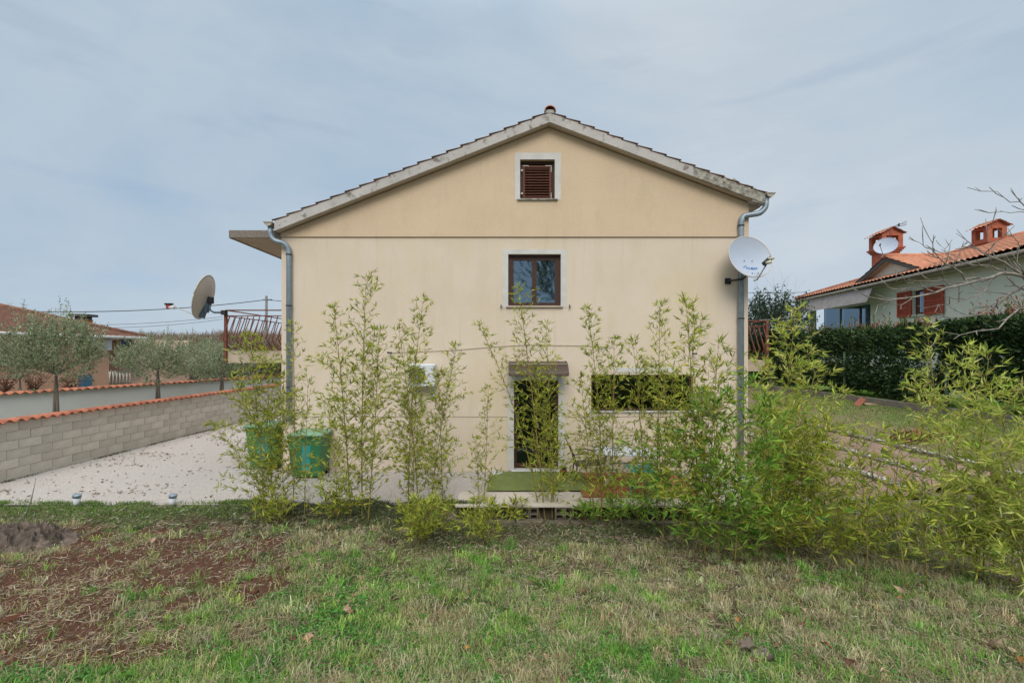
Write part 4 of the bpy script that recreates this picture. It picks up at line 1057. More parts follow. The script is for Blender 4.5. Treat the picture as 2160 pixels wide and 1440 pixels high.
# walls: px 225 corner on plane set in by .6
def onplane(px, O, nrm, d):
    O2 = O+nrm*d; rx = (px-CX)/FPX
    # ray X=rx*Y ; (X-Ox)*nx+(Y-Oy)*ny=0
    return (O2.x*nrm.x+O2.y*nrm.y)/(rx*nrm.x+nrm.y)
Yc = onplane(225, Ea, en, .6); Pc = Vector((((225-CX)/FPX)*Yc, Yc, 0))
Pa = Ea+en*.6; Pa.z = 0
def wallseg(a, b, z0, z1, th, mt, parent, name='wall'):
    d = (b-a).normalized(); nn_ = Vector((d.y, -d.x, 0)); c = (a+b)/2; c.z = (z0+z1)/2
    return MB().obox(c+nn_*-th/2 if False else c, d, nn_, (0, 0, 1), (b-a).length/2, th/2, (z1-z0)/2).build(name, mt, parent)
wallseg(Pa, Pc, -.1, 3.52, .25, M['salmon'], lh)
wallseg(Pc, Pc+en*3.2, -.1, 3.52, .25, M['salmon'], lh, 'return_wall')
P2 = Pc+en*.9; P3 = Eb+en*1.4+ed*-.4; P3.z = 0; P2.z = 0
wallseg(Pc+en*2.6, Vector((-17.6, 24.8, 0)), -.1, 3.5, .2, M['pink'], lh, 'pink_wall')
MB().gprism([Ea+en*.0+Vector((0, 0, -.08)), Eb+Vector((0, 0, -.08)), Eb+en*3.5+Vector((0, 0, -.02)), Ea+en*3.5+Vector((0, 0, -.02))], (0, 0, .05)).build('soffit', M['cream_trim'], lh)
q = at(267, 724, 22.9); f_ = MB().obox(q, (1, .6, 0), (.6, -1, 0), (0, 0, 1), .14, .35, .20).build('window', M['trim'], lh)
MB().obox(q+Vector((.0, -.1, 0)), (1, .6, 0), (.6, -1, 0), (0, 0, 1), .10, .36, .16).build('pane', M['glass_dark'], f_)
cq = at(176, 690, 24.0)
ckm = MB().box(cq.x-.27, cq.x+.27, cq.y-.27, cq.y+.27, cq.z-.6, at(0, 674, 24).z).build('chimney', M['tile_red'], lh)
MB().box(cq.x-.42, cq.x+.42, cq.y-.4, cq.y+.4, at(0, 668, 24).z, at(0, 663, 24).z).box(cq.x-.24, cq.x+.24, cq.y-.24, cq.y+.24, at(0, 674, 24).z, at(0, 668, 24).z).build('chimney_cap', M['trim'], ckm)
# white ac on its wall
Ya = onplane(212, Ea, en, .35); Pa2 = Vector(((212-CX)/FPX*Ya, Ya, at(0, 726, Ya).z))
ac2 = thing('air_conditioner', 'white air conditioner unit under the eave of the salmon house', 'air conditioner', Pa2)
MB().obox(Pa2, ed, en, (0, 0, 1), .42, .15, .28).build('casing', M['white_pl'], ac2, bevel=.03)
MB().obox(Pa2-en*.155+ed*-.08, ed, en, (0, 0, 1), .24, .01, .22).build('fan_grille', M['dish_grey'], ac2)
Yd = onplane(180, Ea, en, .44); Pd = Vector(((180-CX)/FPX*Yd, Yd, .9))
MB().obox(Pd, ed, en, (0, 0, 1), .25, .05, .90).build('door', M['bluepaint'], lh)
# pale picket railing
fr = thing('railing', 'pale iron railing above the white wall beside the salmon house', 'railing', at(250, 800, 19.5))
for i in range(13):
    p0 = at(230+i*3.6, 812, 19.6+i*.05); p1 = at(230+i*3.6, 783, 19.6+i*.05)
    MB().tube([p0, (p0+p1)/2+Vector((.03*(-1)**i, 0, 0)), p1], .016, 4).build('bar', M['iron_white'], fr)
MB().tube([at(228, 784, 19.6), at(276, 784, 20.2)], .018, 4).tube([at(228, 808, 19.6), at(276, 808, 20.2)], .018, 4).build('rail', M['trim'], fr)

# ------------------------------------------------------------------ pole and cables
pl = thing('utility_pole', 'grey wooden utility pole behind the left balcony', 'utility pole', at(562, 800, 40))
MB().tube([at(562, 800, 40), at(562, 624, 40)], [.13, .10], 8).build('pole', M['pole'], pl)
MB().tube([at(556, 632, 40), at(574, 632, 40)], .05, 6).build('insulator', M['blue_metal'], pl)
def cable(pts, r_, label):
    P = [Vector(p) for p in pts]; o = MB().tube(P, r_, 4).build('overhead_cable', M['cable']); tag(o, label, 'cable'); return o
def sag(a, b, s, n=14): return [a.lerp(b, i/n)-Vector((0, 0, s*4*(i/n)*(1-i/n))) for i in range(n+1)]
cable(sag(at(562, 632, 40), at(60, 657, 33), .35), .035, 'thick black overhead cable running left from the utility pole')
cable(sag(at(562, 632, 40), at(640, 636, 37), .05), .03, 'short black overhead cable running from the utility pole behind the house')
cable(sag(at(470, 668, 70), at(150, 686, 60), .3), .03, 'upper thin distant cable low over the brown woods')
cable(sag(at(470, 673, 70), at(200, 692, 60), .3), .03, 'lower thin distant cable low over the brown woods')
cable(sag(at(1560, 617, 30), at(1700, 616, 30), .05), .018, 'thin cable between the cream house and the tree on the right')
for k, (a, b) in enumerate((((1602, 675), (1700, 662)), ((1610, 684), (1700, 668)))):
    o = MB().tube(sag(at(*a, 13.2), at(*b, 14.5), .03, 6), .006, 4).build('washing_line', M['iron_white']); tag(o, ('upper' if k == 0 else 'lower')+' washing line stretched right from the small right-hand landing', 'washing line', 'washing lines')

# ------------------------------------------------------------------ neighbour house on the right
O_ = Vector((17.0, 27.4, 0)); Uh = Vector((-1.4, -13.6, 0)).normalized(); Nh = Vector((Uh.y*-1, Uh.x, 0))   # Nh: inward (to the right)
if Nh.x < 0: Nh = -Nh
def hit(px, py, d):
    rx = (px-CX)/FPX; k = (O_+Nh*d).dot(Nh)
    Y = k/(rx*Nh.x+Nh.y); P = Vector((rx*Y, Y, EZ-(py-HY)/FPX*Y))
    return (P-O_).dot(Uh), P.z
def HP(u, d, z): return O_+Uh*u+Nh*d+Vector((0, 0, z))
rh = thing('neighbour_house', 'pale green house with orange tiled roof and red shutters behind the hedge on the right', 'house', HP(8, 0, 0))
EZv, PT, DR = 6.0, .325, 5.5
def hb(u0, u1, d0, d1, z0, z1, mt, name, parent=None, bevel=0):
    c = HP((u0+u1)/2, (d0+d1)/2, (z0+z1)/2)
    return MB().obox(c, Uh, Nh, (0, 0, 1), (u1-u0)/2, (d1-d0)/2, (z1-z0)/2).build(name, mt, parent or rh, bevel=bevel)
WD = .6
uP = hit(1836, 640, WD)[0]                     # porch ends here, wall begins
uw0, zw0 = hit(1926, 664, WD); uw1, zw1 = hit(1949, 612, WD)
zw1 = hit(1926, 614, WD)[1]
UE = 24.0
hb(uP, uw0, WD, WD+.3, 0, 5.86, M['palegreen'], 'wall'); hb(uw1, UE, WD, WD+.3, 0, 5.86, M['palegreen'], 'wall')
hb(uw0, uw1, WD, WD+.3, 0, zw0, M['palegreen'], 'wall'); hb(uw0, uw1, WD, WD+.3, zw1, 5.86, M['palegreen'], 'wall')
wf = hb(uw0, uw1, WD+.1, WD+.16, zw0, zw1, M['wood'], 'window'); hb(uw0+.25, uw1-.04, WD+.085, WD+.098, zw0+.08, zw1-.08, M['glass'], 'pane', wf)
hb(uw0-.1, uw1+.1, WD-.06, WD+.05, zw0-.08, zw0, M['surround'], 'window_sill')
for (pa, pb, ta, tb_) in ((1893, 1922, 613, 610), (1950, 1990, 606, 600)):
    u0 = hit(pa, 640, WD-.06)[0]; u1 = hit(pb, 640, WD-.06)[0]; z0_, z1_ = zw0-.06, zw1+.03
    s_ = hb(u0, u0+.07, WD-.09, WD-.04, z0_, z1_, M['shutter_red'], 'shutter')
    m = MB()
    for (a, b, c0, c1_) in ((u1-.07, u1, z0_, z1_), (u0+.07, u1-.07, z0_, z0_+.07), (u0+.07, u1-.07, z1_-.07, z1_), (u0+.07, u1-.07, (z0_+z1_)/2-.03, (z0_+z1_)/2+.03)):
        m.obox(HP((a+b)/2, WD-.065, (c0+c1_)/2), Uh, Nh, (0, 0, 1), (b-a)/2, .023, (c1_-c0)/2)
    m.build('shutter_rail', M['shutter_red'], s_)
    m = MB(); k = 0; z = z0_+.09
    while z < z1_-.08:
        m.obox(HP((u0+u1)/2, WD-.06, z), Uh, Nh+Vector((0, 0, .8)), (0, 0, 1), (u1-u0)/2-.07, .02, .012); z += .052
    m.build('louvres', M['shutter_red'], s_, kind='stuff')
# porch recess
hb(.4, uP+.3, WD+1.9, WD+2.1, 0, 5.86, M['palegreen'], 'porch_wall'); hb(uP, uP+.25, WD+.3, WD+1.9, 0, 5.86, M['palegreen'], 'porch_side_wall')
hb(.3, uP, 0.1, WD+1.9, 5.42, 5.5, M['palegreen'], 'porch_ceiling')
hb(.25, .6, WD-.02, WD+.33, 2.6, 5.42, M['palegreen'], 'porch_column'); hb(.3, uP, WD, WD+2, 2.4, 2.7, M['palegreen'], 'porch_floor')
hb(.3, uP-.0, WD+.02, WD+.14, 2.7, 3.5, M['rust'], 'parapet')
u0, z1_ = hit(1740, 648, WD+1.85); u1 = uP-.05
for i in range(4):
    a = u0+(u1-u0)*i/4; b = u0+(u1-u0)*(i+1)/4
    f_ = hb(a, b-.02, WD+1.80, WD+1.88, 2.75, z1_, M['trim'], 'window'); hb(a+.1, b-.12, WD+1.78, WD+1.799, 2.85, z1_-.1, M['glass'], 'pane', f_)
# awning valance and beam
ua_ = hit(1836, 620, -.1)[0]; m = MB(); m.gprism([HP(.3, -.02, 5.74), HP(ua_, -.02, 5.74), HP(ua_, -.28, 5.12), HP(.3, -.28, 5.12)], Nh*.03+Vector((0, 0, .02)))
hb(.3, uP, .03, .10, 5.40, 5.80, M['palegreen'], 'porch_beam'); m.build('awning', M['awning'], rh)
hb(-.1, UE, .02, WD, 5.80, 5.86, M['cream_trim'], 'eave_soffit'); MB().tube([HP(-.1, -.06, 5.90), HP(UE, -.06, 5.90)], .07, 8).build('gutter', M['cream_trim'], rh)
hb(-.1, UE, .0, .03, 5.82, 5.99, M['trim'], 'eave_board')
Vup = (Nh+Vector((0, 0, PT)))
lvv = DR*math.sqrt(1+PT*PT)
tilesheet('roof_tiles', HP(0, -.12, EZv), Uh, Vup, UE, lvv+.13, M['tile_roof'], rh, tw=.23, tl=.38, amp=.05, step=.035, keep=lambda u, v: u > v*.93)
tilesheet('roof_tiles', HP(0, -.1, EZv), Nh, Uh+Vector((0, 0, PT)), DR*2, lvv, M['tile_roof'], rh, tw=.23, tl=.38, amp=.05, keep=lambda u, v: (u > v*.93) & (u < DR*2-v*.93))
MB().tube([HP(.1, .0, EZv+.08), HP(DR, DR, EZv+DR*PT+.08), HP(UE, DR, EZv+DR*PT+.08)], .12, 8).build('ridge', M['tile_roof'], rh)
MB().gprism([HP(0, 0, EZv-.05), HP(UE, 0, EZv-.05), HP(UE, DR, EZv+DR*PT-.05), HP(DR, DR, EZv+DR*PT-.05)], (0, 0, .03)).build('roof_boards', M['trim'], rh)
# cross gable
dg = .45
ua, za = hit(1800, 588, dg); uap, zap = hit(1868, 541, dg); ub, zb = hit(1948, 566, dg)
zbase = EZv+PT*dg+.06
uh = (ub-ua)/2; uap = (ua+ub)/2
zap = hit(CX, HY, dg)[1] if False else zap
sg = (zap-zbase)/uh
MB().gprism([HP(ua+.3, dg+.35, zbase), HP(ub-.3, dg+.35, zbase), HP(uap, dg+.35, zap-.16)], Nh*.2).build('gable_face', M['palegreen'], rh)
for s_ in (-1, 1):
    ue = uap+s_*(uh+.15); ze = zap-sg*(uh+.15)
    MB().gprism([HP(uap, dg, zap-.02), HP(ue, dg, ze-.02), HP(ue, dg, ze-.18), HP(uap, dg, zap-.20)], Nh*.05).build('verge_board', M['trim'], rh)
    MB().gprism([HP(uap, dg+.05, zap-.10), HP(ue, dg+.05, ze-.10), HP(ue, dg+.05, ze-.17), HP(uap, dg+.05, zap-.17)], Nh*.5).build('gable_soffit', M['cream_trim'], rh)
    Vd = (Uh*(-s_)+Vector((0, 0, sg))); lv_ = (uh+.15)*math.sqrt(1+sg*sg); dd = (zap-EZv)/PT
    # slope runs from the gable front back until it meets the main slope
    tilesheet('roof_tiles', HP(ue, dg-.02, ze), Nh, Vd, dd+1, lv_, M['tile_roof'], rh, tw=.23, tl=.38, amp=.04,
              keep=lambda u, v, ze=ze, sg=sg, lv_=lv_: (ze+v/lv_*(zap-ze)) > (EZv+PT*(u+dg)-.05))
hb(ua+.1, ub-.1, dg+.25, dg+.33, zbase-.03, zbase+.07, M['trim'], 'gable_flashing')
MB().tube([HP(uap, dg-.05, zap+.03), HP(uap, (zap-EZv)/PT, zap+.03)], .10, 8).build('ridge', M['tile_roof'], rh)
# chimneys with open lantern heads
def lantern(px, pyb, pyt, d, side, label_free=None):
    u, _ = hit(px, pyb, d); zt = hit(px, pyt, d)[1]; zb_ = EZv+PT*min(d, DR)-.6
    h = zt-.05
    ch_ = hb(u-side/2, u+side/2, d-side/2, d+side/2, zb_, zt-1.30, M['brick'], 'chimney')
    z = zt-1.30
    for e in (.05, .10, .15):
        hb(u-side/2-e, u+side/2+e, d-side/2-e, d+side/2+e, z, z+.075, M['brick'], 'brick_course', ch_); z += .078
    hb(u-side/2-.08, u+side/2+.08, d-side/2-.08, d+side/2+.08, z, z+.12, M['brick'], 'brick_course', ch_); z += .12
    for a in (-1, 1):
        for b in (-1, 1):
            hb(u+a*(side/2-.02)-.1, u+a*(side/2-.02)+.1, d+b*(side/2-.02)-.1, d+b*(side/2-.02)+.1, z, z+.42, M['brick'], 'brick_pier', ch_)
    hb(u-side/2-.08, u+side/2+.08, d-side/2-.08, d+side/2+.08, z+.42, z+.52, M['brick'], 'brick_course', ch_)
    z += .52; w2 = side/2+.22
    for s in (-1, 1):
        tilesheet('cap_tiles', HP(u-w2*1, d+s*w2, z-.03), Uh, Nh*(-s)+Vector((0, 0, .55)), w2*2, w2*1.14, M['tile_roof'], ch_, tw=.2, tl=.3, amp=.035, step=.02)
    MB().gprism([HP(u-side/2-.05, d-side/2-.06, z), HP(u-side/2-.05, d+side/2+.06, z), HP(u-side/2-.05, d, z+.28)], Uh*(side+.1)).build('cap_gable', M['brick'], ch_)
    return u, z
lantern(1868, 520, 479, 1.9, .78); lantern(2086, 520, 461, 5.0, .62)
# small dish and antenna on the gable
pc = Vector(HP(*[hit(1868, 518, dg-.3)[0], dg-.3, hit(1868, 518, dg-.3)[1]]))
d3, rf3, nn, up, sd, c = dish('satellite_dish', 'small pale satellite dish in front of the brick chimney of the pale green house', pc, (-.62, -.62, .45), (.3, 0, 1), .42, M['dish_white'], backm=M['dish_white'])
MB().tube([c-up*.40, c-up*.25+nn*.35-sd*.1], .012, 5).build('lnb_arm', M['iron'], d3)
MB().tube([c-up*.27+nn*.35-sd*.1, c-up*.17+nn*.36-sd*.1], .03, 8).build('lnb', M['iron'], d3)
MB().tube([c-nn*.08-up*.1, c-up*.45-nn*.1, c-up*.6+Vector((.1, .1, 0))], .02, 6).build('mast', M['iron_white'], d3)
ap = HP(hit(1882, 520, 1.1)[0], 1.1, 0); ya_ = ap.y
an = thing('antenna', 'thin rooftop antenna beside the brick chimney of the pale green house', 'antenna', ap+Vector((0, 0, 8)))
MB().tube([at(1877, 530, ya_), at(1877, 482, ya_)], .018, 5).build('mast', M['iron'], an)
m = MB()
for (a, b) in (((1877, 481), (1913, 466)), ((1886, 477), (1913, 470)), ((1889, 479), (1912, 474))): m.tube([at(*a, ya_), at(*b, ya_-.3)], .012, 4)
m.tube([at(1896, 471, ya_), at(1896, 478, ya_)], .03, 5); m.build('aerial', M['iron'], an)

# ------------------------------------------------------------------ vegetation
def branch_tree(base, h, spread, rng, levels=3, r0=.06, fork=.35, nlimb=7, droop=0, stiff=False):
    """returns MB with limbs and list of twig tips"""
    m = MB(); tips = []
    def grow(p, d, ln, r_, lev):
        pts = [p]; rs = [r_]; n = 4; q = p.copy(); dd = d.normalized()
        for i in range(n):
            if lev or not stiff: dd = (dd+Vector((rng.gauss(0, .16), rng.gauss(0, .16), rng.gauss(0, .12)+(.05 if lev else 0)))).normalized()
            q = q+dd*ln/n; pts.append(q.copy()); rs.append(r_*(1-.55*(i+1)/n))
        m.tube(pts, rs, 5 if lev < 2 else 3, cap=False)
        if lev >= levels: tips.append((pts[-1], dd, ln)); tips.append((pts[2], dd, ln)); return
        k = nlimb if lev == 0 else 4
        for j in range(k):
            t = pts[-1] if lev == 0 or j < 2 else pts[rng.choice((2, 3))]
            az_ = 2*math.pi*(j+rng.random()*.7)/k
            side = Vector((math.cos(az_), math.sin(az_), 0))
            nd = (dd*(.55 if lev == 0 else .9)+side*(spread if lev == 0 else .75)+Vector((0, 0, .35))).normalized()
            grow(t, nd, ln*(.62 if lev else .8)*rng.uniform(.75, 1.15), rs[-1]*.75, lev+1)
    grow(Vector(base), Vector((0, 0, 1)), h, r0, 0)
    return m, tips

def olive(name, label, px, Y, ztrunk, ccx, ccy, crx, crz, nleaf, seed, group='olive trees between the two left walls', zb=0, cat='tree', cols=None, lean=0, leafsize=1.0):
    rng = random.Random(seed); nr = np.random.default_rng(seed)
    X = (px-CX)/FPX*Y; cc = at(ccx, ccy, Y)
    t = thing(name, label, cat, (X, Y, zb), group)
    for k in (-1, 1):
        MB().tube([(X+k*.075, Y, zb-.1), (X+k*.06+lean*.5, Y, (zb+ztrunk)/2), (X+lean+k*.02, Y, ztrunk)], [.05, .04, .035], 7).build('trunk', M['bark'], t)
    m, tips = branch_tree((X+lean, Y, ztrunk-.05), .2, .9, rng, 3, .013, nlimb=7, stiff=True)
    # stretch limbs into the crown
    V = np.array(m.v); b0 = np.array([X+lean, Y, ztrunk]); ext = np.abs(V-b0).max(0)
    sc_ = np.array([crx*.9/max(ext[0], .1), crx*.9/max(ext[1], .1), crz*1.5/max(ext[2], .1)])
    V = b0+(V-b0)*sc_; m.v = [tuple(v) for v in V]; m.build('limbs', M['bark'], t)
    # leaves in lumpy shoots
    nsh = nleaf//22
    th = nr.uniform(0, 2*np.pi, nsh); ph = nr.uniform(-1, 1, nsh); rr = nr.uniform(.35, 1.0, nsh)**.6
    lump = 1+.22*np.sin(th*3+seed)+.15*np.sin(th*5+ph*4+seed*2)
    S0 = np.stack([cc.x+np.cos(th)*np.sqrt(1-ph**2)*crx*rr*lump, cc.y+np.sin(th)*np.sqrt(1-ph**2)*crx*rr*lump, cc.z+ph*crz*rr*lump], 1)
    dirs = S0-np.array([cc.x, cc.y, cc.z-crz*.8]); dirs /= np.linalg.norm(dirs, axis=1, keepdims=True); dirs[:, 2] += .35; dirs += nr.normal(0, .25, dirs.shape)
    sl__ = nr.uniform(.15, .38, nsh)*leafsize
    idx = np.repeat(np.arange(nsh), 22); tt = np.tile(np.linspace(0, 1, 22), nsh)
    P = S0[idx]+dirs[idx]*(tt*sl__[idx])[:, None]+nr.normal(0, .012, (len(idx), 3))
    D = dirs[idx]*.6+nr.normal(0, .6, (len(idx), 3))
    cols = cols or [(.34, .38, .23), (.22, .26, .14), (.50, .54, .38), (.12, .15, .07)]
    V, F, C = leaves(P, D, nr.uniform(.05, .09, len(P))*leafsize, nr.uniform(.012, .022, len(P))*leafsize*1.3, palette(len(P), cols, [4, 4, 2, 2], .18, nr), nr)
    npmesh('foliage', V, F, M['leaf'], t, C, kind='stuff')
    return t
olive('olive_tree', 'large silvery olive tree, leftmost of those between the walls', 118, 12.4, 1.85, 120, 742, .98, .80, 15000, 3)
olive('olive_tree', 'dark olive tree with twin trunk, middle one between the walls', 333, 15.9, 1.9, 325, 760, 1.1, .64, 11000, 5)
olive('olive_tree', 'small olive tree nearest the balcony between the walls', 468, 19.4, 2.05, 462, 768, 1.2, .72, 10000, 7)
olive('olive_tree', 'olive tree half cut off at the far left edge behind the white wall', 42, 15.6, 1.6, 22, 758, .85, .62, 8000, 9, 'olive trees behind the white wall')
olive('olive_tree', 'grey-green olive tree behind the white wall beneath the brown wood', 405, 24, 1.5, 398, 762, 1.5, .9, 9000, 15, 'olive trees behind the white wall', leafsize=1.3)
olive('olive_tree', 'dusky olive tree behind the white wall, just left of the balcony slab', 455, 28, 1.5, 455, 758, 1.5, .9, 7000, 17, 'olive trees behind the white wall', leafsize=1.4)
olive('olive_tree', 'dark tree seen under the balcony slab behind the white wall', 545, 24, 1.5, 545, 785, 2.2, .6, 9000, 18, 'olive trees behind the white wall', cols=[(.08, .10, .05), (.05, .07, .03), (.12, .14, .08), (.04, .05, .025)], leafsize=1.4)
ot = olive('olive_tree', 'tall leafy tree behind the photographer, mirrored in the upper window', 1080+2.6/8*960, 8, 4.2, 1080+2.6/8*960, 250, 1.9, 1.7, 9000, 31, 'trees behind the photographer', leafsize=1.8, cols=[(.10, .13, .04), (.14, .16, .05), (.2, .2, .08), (.06, .09, .03)])
ot.location = Vector((2.9, -7.0, .9))
# red-leaved shrubs behind the white wall
for k, (px, Y, lb) in enumerate(((10, 16.5, 'red-leaved bare shrub at the left edge above the white wall coping'), (70, 16.8, 'red-leaved bare shrub left of the largest olive trunk'), (145, 17.2, 'low red-leaved shrub right of the largest olive trunk'))):
    p = at(px, 830, Y); t = thing('red_shrub', lb, 'shrub', p, 'red-leaved shrubs behind the white wall'); rng = random.Random(k)
    m = MB(); P = []; 
    for j in range(16):
        d = Vector((rng.uniform(-.8, .8), rng.uniform(-.4, .4), 1)).normalized(); ln = rng.uniform(.5, 1.1 if k < 2 else .7)
        pts = [p+d*ln*i/4+Vector((rng.gauss(0, .03), 0, 0)) for i in range(5)]; m.tube(pts, [.012, .010, .008, .006, .004], 4)
        P += [pts[i]+Vector((rng.gauss(0, .05), rng.gauss(0, .05), rng.gauss(0, .04))) for i in (1, 2, 3, 4) for _ in range(7)]
    m.build('stems', M['bark'], t)
    P = np.array(P); V, F, C = leaves(P, NR.normal(0, 1, P.shape), NR.uniform(.05, .09, len(P)), .035, palette(len(P), [(.28, .08, .05), (.20, .10, .06), (.34, .16, .10)], [3, 2, 1]))
    npmesh('foliage', V, F, M['leaf'], t, C, kind='stuff')

# bare scrub and brown winter wood
def twigmass(name, n, fn, ln, wd, cols, wts, kind, parent=None, up=1.4):
    P = fn(n); D = NR.normal(0, .55, (n, 3)); D[:, 2] = np.abs(D[:, 2])+up
    V, F, C = leaves(P, D, NR.uniform(ln[0], ln[1], n), NR.uniform(wd[0], wd[1], n), palette(n, cols, wts, .2))
    return npmesh(name, V, F, M['grass'], parent, C, kind=kind)
def hillf(n):
    Y = 75+105*NR.random(n)**.8; X = NR.uniform(-150, 10, n)*(Y/170)-10
    zt = -.5+smooth(70, 180, Y)*(5.0+3*(fbm(X, Y, .02, 3)-.5))
    crown = 3.5+2.5*vnoise(X, Y, .12, 4)
    return np.stack([X, Y, zt+NR.random(n)*crown], 1)
twigmass('winter_wood', 60000, hillf, (.8, 2.2), (.03, .13), [(.34, .24, .17), (.27, .20, .15), (.42, .27, .17), (.20, .16, .13)], [3, 3, 1, 2], 'stuff')
for k, (px, Y, w_, h_, lb) in enumerate(((372, 36, 3.2, 3.6, 'bare brown thicket above the white wall left of the dish'), (440, 42, 4.2, 4.4, 'bare brown thicket right under the grey dish'), (300, 38, 3.2, 3.0, 'bare brown thicket beside the pink wall of the salmon house'), (520, 46, 4.5, 4.8, 'bare brown thicket seen through the balcony bars'))):
    p = at(px, 745+2.8/Y*960, Y); t = thing('bare_thicket', lb, 'thicket', p, 'bare thickets behind the white wall')
    rng = random.Random(50+k); m = MB()
    for j in range(30):
        d = Vector((rng.gauss(0, .35), rng.gauss(0, .3), 1)).normalized(); b_ = p+Vector((rng.uniform(-w_*.6, w_*.6), rng.uniform(-1, 1), 0)); ln = h_*rng.uniform(.6, 1.05)
        pts = [b_+d*ln*i/4+Vector((rng.gauss(0, .12), 0, 0))*i*.5 for i in range(5)]; m.tube(pts, [.05, .04, .03, .02, .01], 4)
    m.build('stems', M['bark'], t)
    twigmass('twigs', 4500, lambda n: np.array(p)+np.stack([NR.normal(0, w_*.5, n), NR.normal(0, 1, n), h_*NR.beta(2.4, 1.6, n)], 1), (.3, .9), (.015, .045), [(.32, .24, .18), (.22, .17, .13), (.40, .29, .20)], [3, 3, 1], 'stuff', t, .9)

# evergreen tree between the houses
eg = at(1628, 660, 21.0)
t = thing('evergreen_tree', 'loose dark evergreen tree between the cream house and the pale green house', 'tree', (eg.x, eg.y, .8))
m, tips = branch_tree((eg.x, eg.y, .9), 2.3, .5, random.Random(4), 3, .09, nlimb=6); m.build('trunk', M['bark'], t)
rng = np.random.default_rng(8); P = []; D = []
for k in range(210):
    a = rng.uniform(0, 2*np.pi); rr = rng.uniform(.1, 1.5); top = 4.0+(1-rr/1.9)*1.6+rng.normal(0, .25)
    b_ = np.array([eg.x+rr*np.cos(a), eg.y+rr*np.sin(a), top-1.3]); d = np.array([np.cos(a)*.35, np.sin(a)*.3, 1.0])
    for s in np.linspace(0, 1.3, 34):
        P.append(b_+d*s+rng.normal(0, .05, 3)); D.append(rng.normal(0, .7, 3)+np.array([0, 0, .35]))
P = np.array(P); V, F, C = leaves(P, D, rng.uniform(.10, .18, len(P)), rng.uniform(.045, .07, len(P)), palette(len(P), [(.035, .07, .04), (.06, .10, .05), (.03, .05, .035)], [2, 2, 2], .2, rng), rng)
npmesh('foliage', V, F, M['leaf_thick'], t, C, kind='stuff')

# hedges
def hedge(label, Y0, Y1, z0, z1, n, seed, trunks, red, gap=.0, xc=12.75, xw=.62):
    rng = np.random.default_rng(seed); t = thing('hedge', label, 'hedge', (xc, (Y0+Y1)/2, 1.25), 'clipped hedges behind the right-hand lawn')
    # shell-biased sampling
    Y = rng.uniform(Y0, Y1, n); a = rng.uniform(0, 2*np.pi, n); rr = rng.uniform(.55, 1, n)**.5
    zc, zh = (z0+z1)/2, (z1-z0)/2
    lump = 1+.16*(fbm(Y, a*1.3, 1.5, seed)-.5)*2
    ex = np.sign(np.cos(a))*np.abs(np.cos(a))**.55; ez = np.sign(np.sin(a))*np.abs(np.sin(a))**.55
    endf = np.minimum(1, np.minimum(Y-Y0, Y1-Y)/.6)**.5; gapm = np.where(vnoise(Y, a*.8, 2.2, seed+50) < .16, 1, 0)
    low = np.where(ez < 0, .8+.35*vnoise(Y, Y*0, .9, seed), 1)
    P = np.stack([xc+ex*xw*rr*lump*(.5+.5*endf), Y, zc+ez*zh*rr*lump*(.7+.3*endf)*low], 1)
    h2 = n//2      # flanks and top as a clipped box, lumpy
    ff = rng.random(h2); sx_ = np.where(ff < .42, -1., np.where(ff < .58, 1., rng.uniform(-1, 1, h2))); sz_ = np.where(ff < .58, rng.uniform(-1, 1, h2), 1.)
    ins = 1-.30*rng.random(h2)**1.6
    lo = np.where(sz_ < -.6, .5+.6*vnoise(Y[:h2], Y[:h2]*0, .9, seed), 1)
    P[:h2] = np.stack([xc+sx_*xw*ins*(1+.8*(fbm(Y[:h2], sz_*1.6, 1.4, seed+3)-.55)), Y[:h2], zc+sz_*zh*np.where(ff >= .58, ins, 1)*lo*(1+np.where(sz_ > 0, 1, 0)*.5*(fbm(Y[:h2], sx_*2, 1.7, seed+30)-.62))], 1)
    ex = ex.copy(); ez = ez.copy(); ex[:h2] = sx_; ez[:h2] = sz_
    D = np.stack([ex*.7, rng.normal(0, .5, n), ez*.5+.45], 1)+rng.normal(0, .45, (n, 3))
    V, F, C = leaves(P, D, rng.uniform(.09, .16, n), rng.uniform(.045, .07, n), palette(n, [(.035, .08, .028), (.07, .13, .04), (.022, .05, .02), (.16, .23, .09)], [4, 3, 3, 1.3], .2, rng), rng)
    npmesh('foliage', V, F, M['leaf_thick'], t, C, kind='stuff')
    # upright new shoots along the top
    P = []; D = []; Cc = []; m = MB()
    for k in range(int((Y1-Y0)*22)):
        y = rng.uniform(Y0+.2, Y1-.2); x = xc+rng.uniform(-.5, .4); zt = z1-.08+rng.uniform(-.05, .05); h = (rng.uniform(.1, .34) if rng.random() < .8 else rng.uniform(.3, .6)) if red(y) < .8 else rng.uniform(.2, .62); isr = rng.random() < (red(y))
        m.tube([(x, y, zt-.1), (x+rng.normal(0, .04), y+rng.normal(0, .04), zt+h)], .006, 3)
        for s in np.linspace(.2, 1, 9):
            P.append((x, y, zt+h*s)); q = rng.normal(0, .7, 3); q[2] = abs(q[2])+.35; D.append(q)
            Cc.append(((.30, .055, .045) if rng.random() < .8 else (.22, .09, .05)) if isr else (.07, .12, .04))
    V, F, C = leaves(np.array(P), np.array(D), rng.uniform(.07, .12, len(P)), .038, np.array(Cc)*(1+rng.normal(0, .2, (len(P), 1))), rng)
    npmesh('new_shoots', V, F, M['leaf'], t, np.clip(C, .01, 1), kind='stuff'); m.build('shoot_stems', M['twig'], t, kind='stuff')
    for (x, y, dx) in trunks:
        MB().tube([(x, y, 1.15), (x+dx*.3, y+.05, 1.7), (x+dx, y, 2.4)], [.07, .055, .04], 7).build('trunk', M['bark'], t)
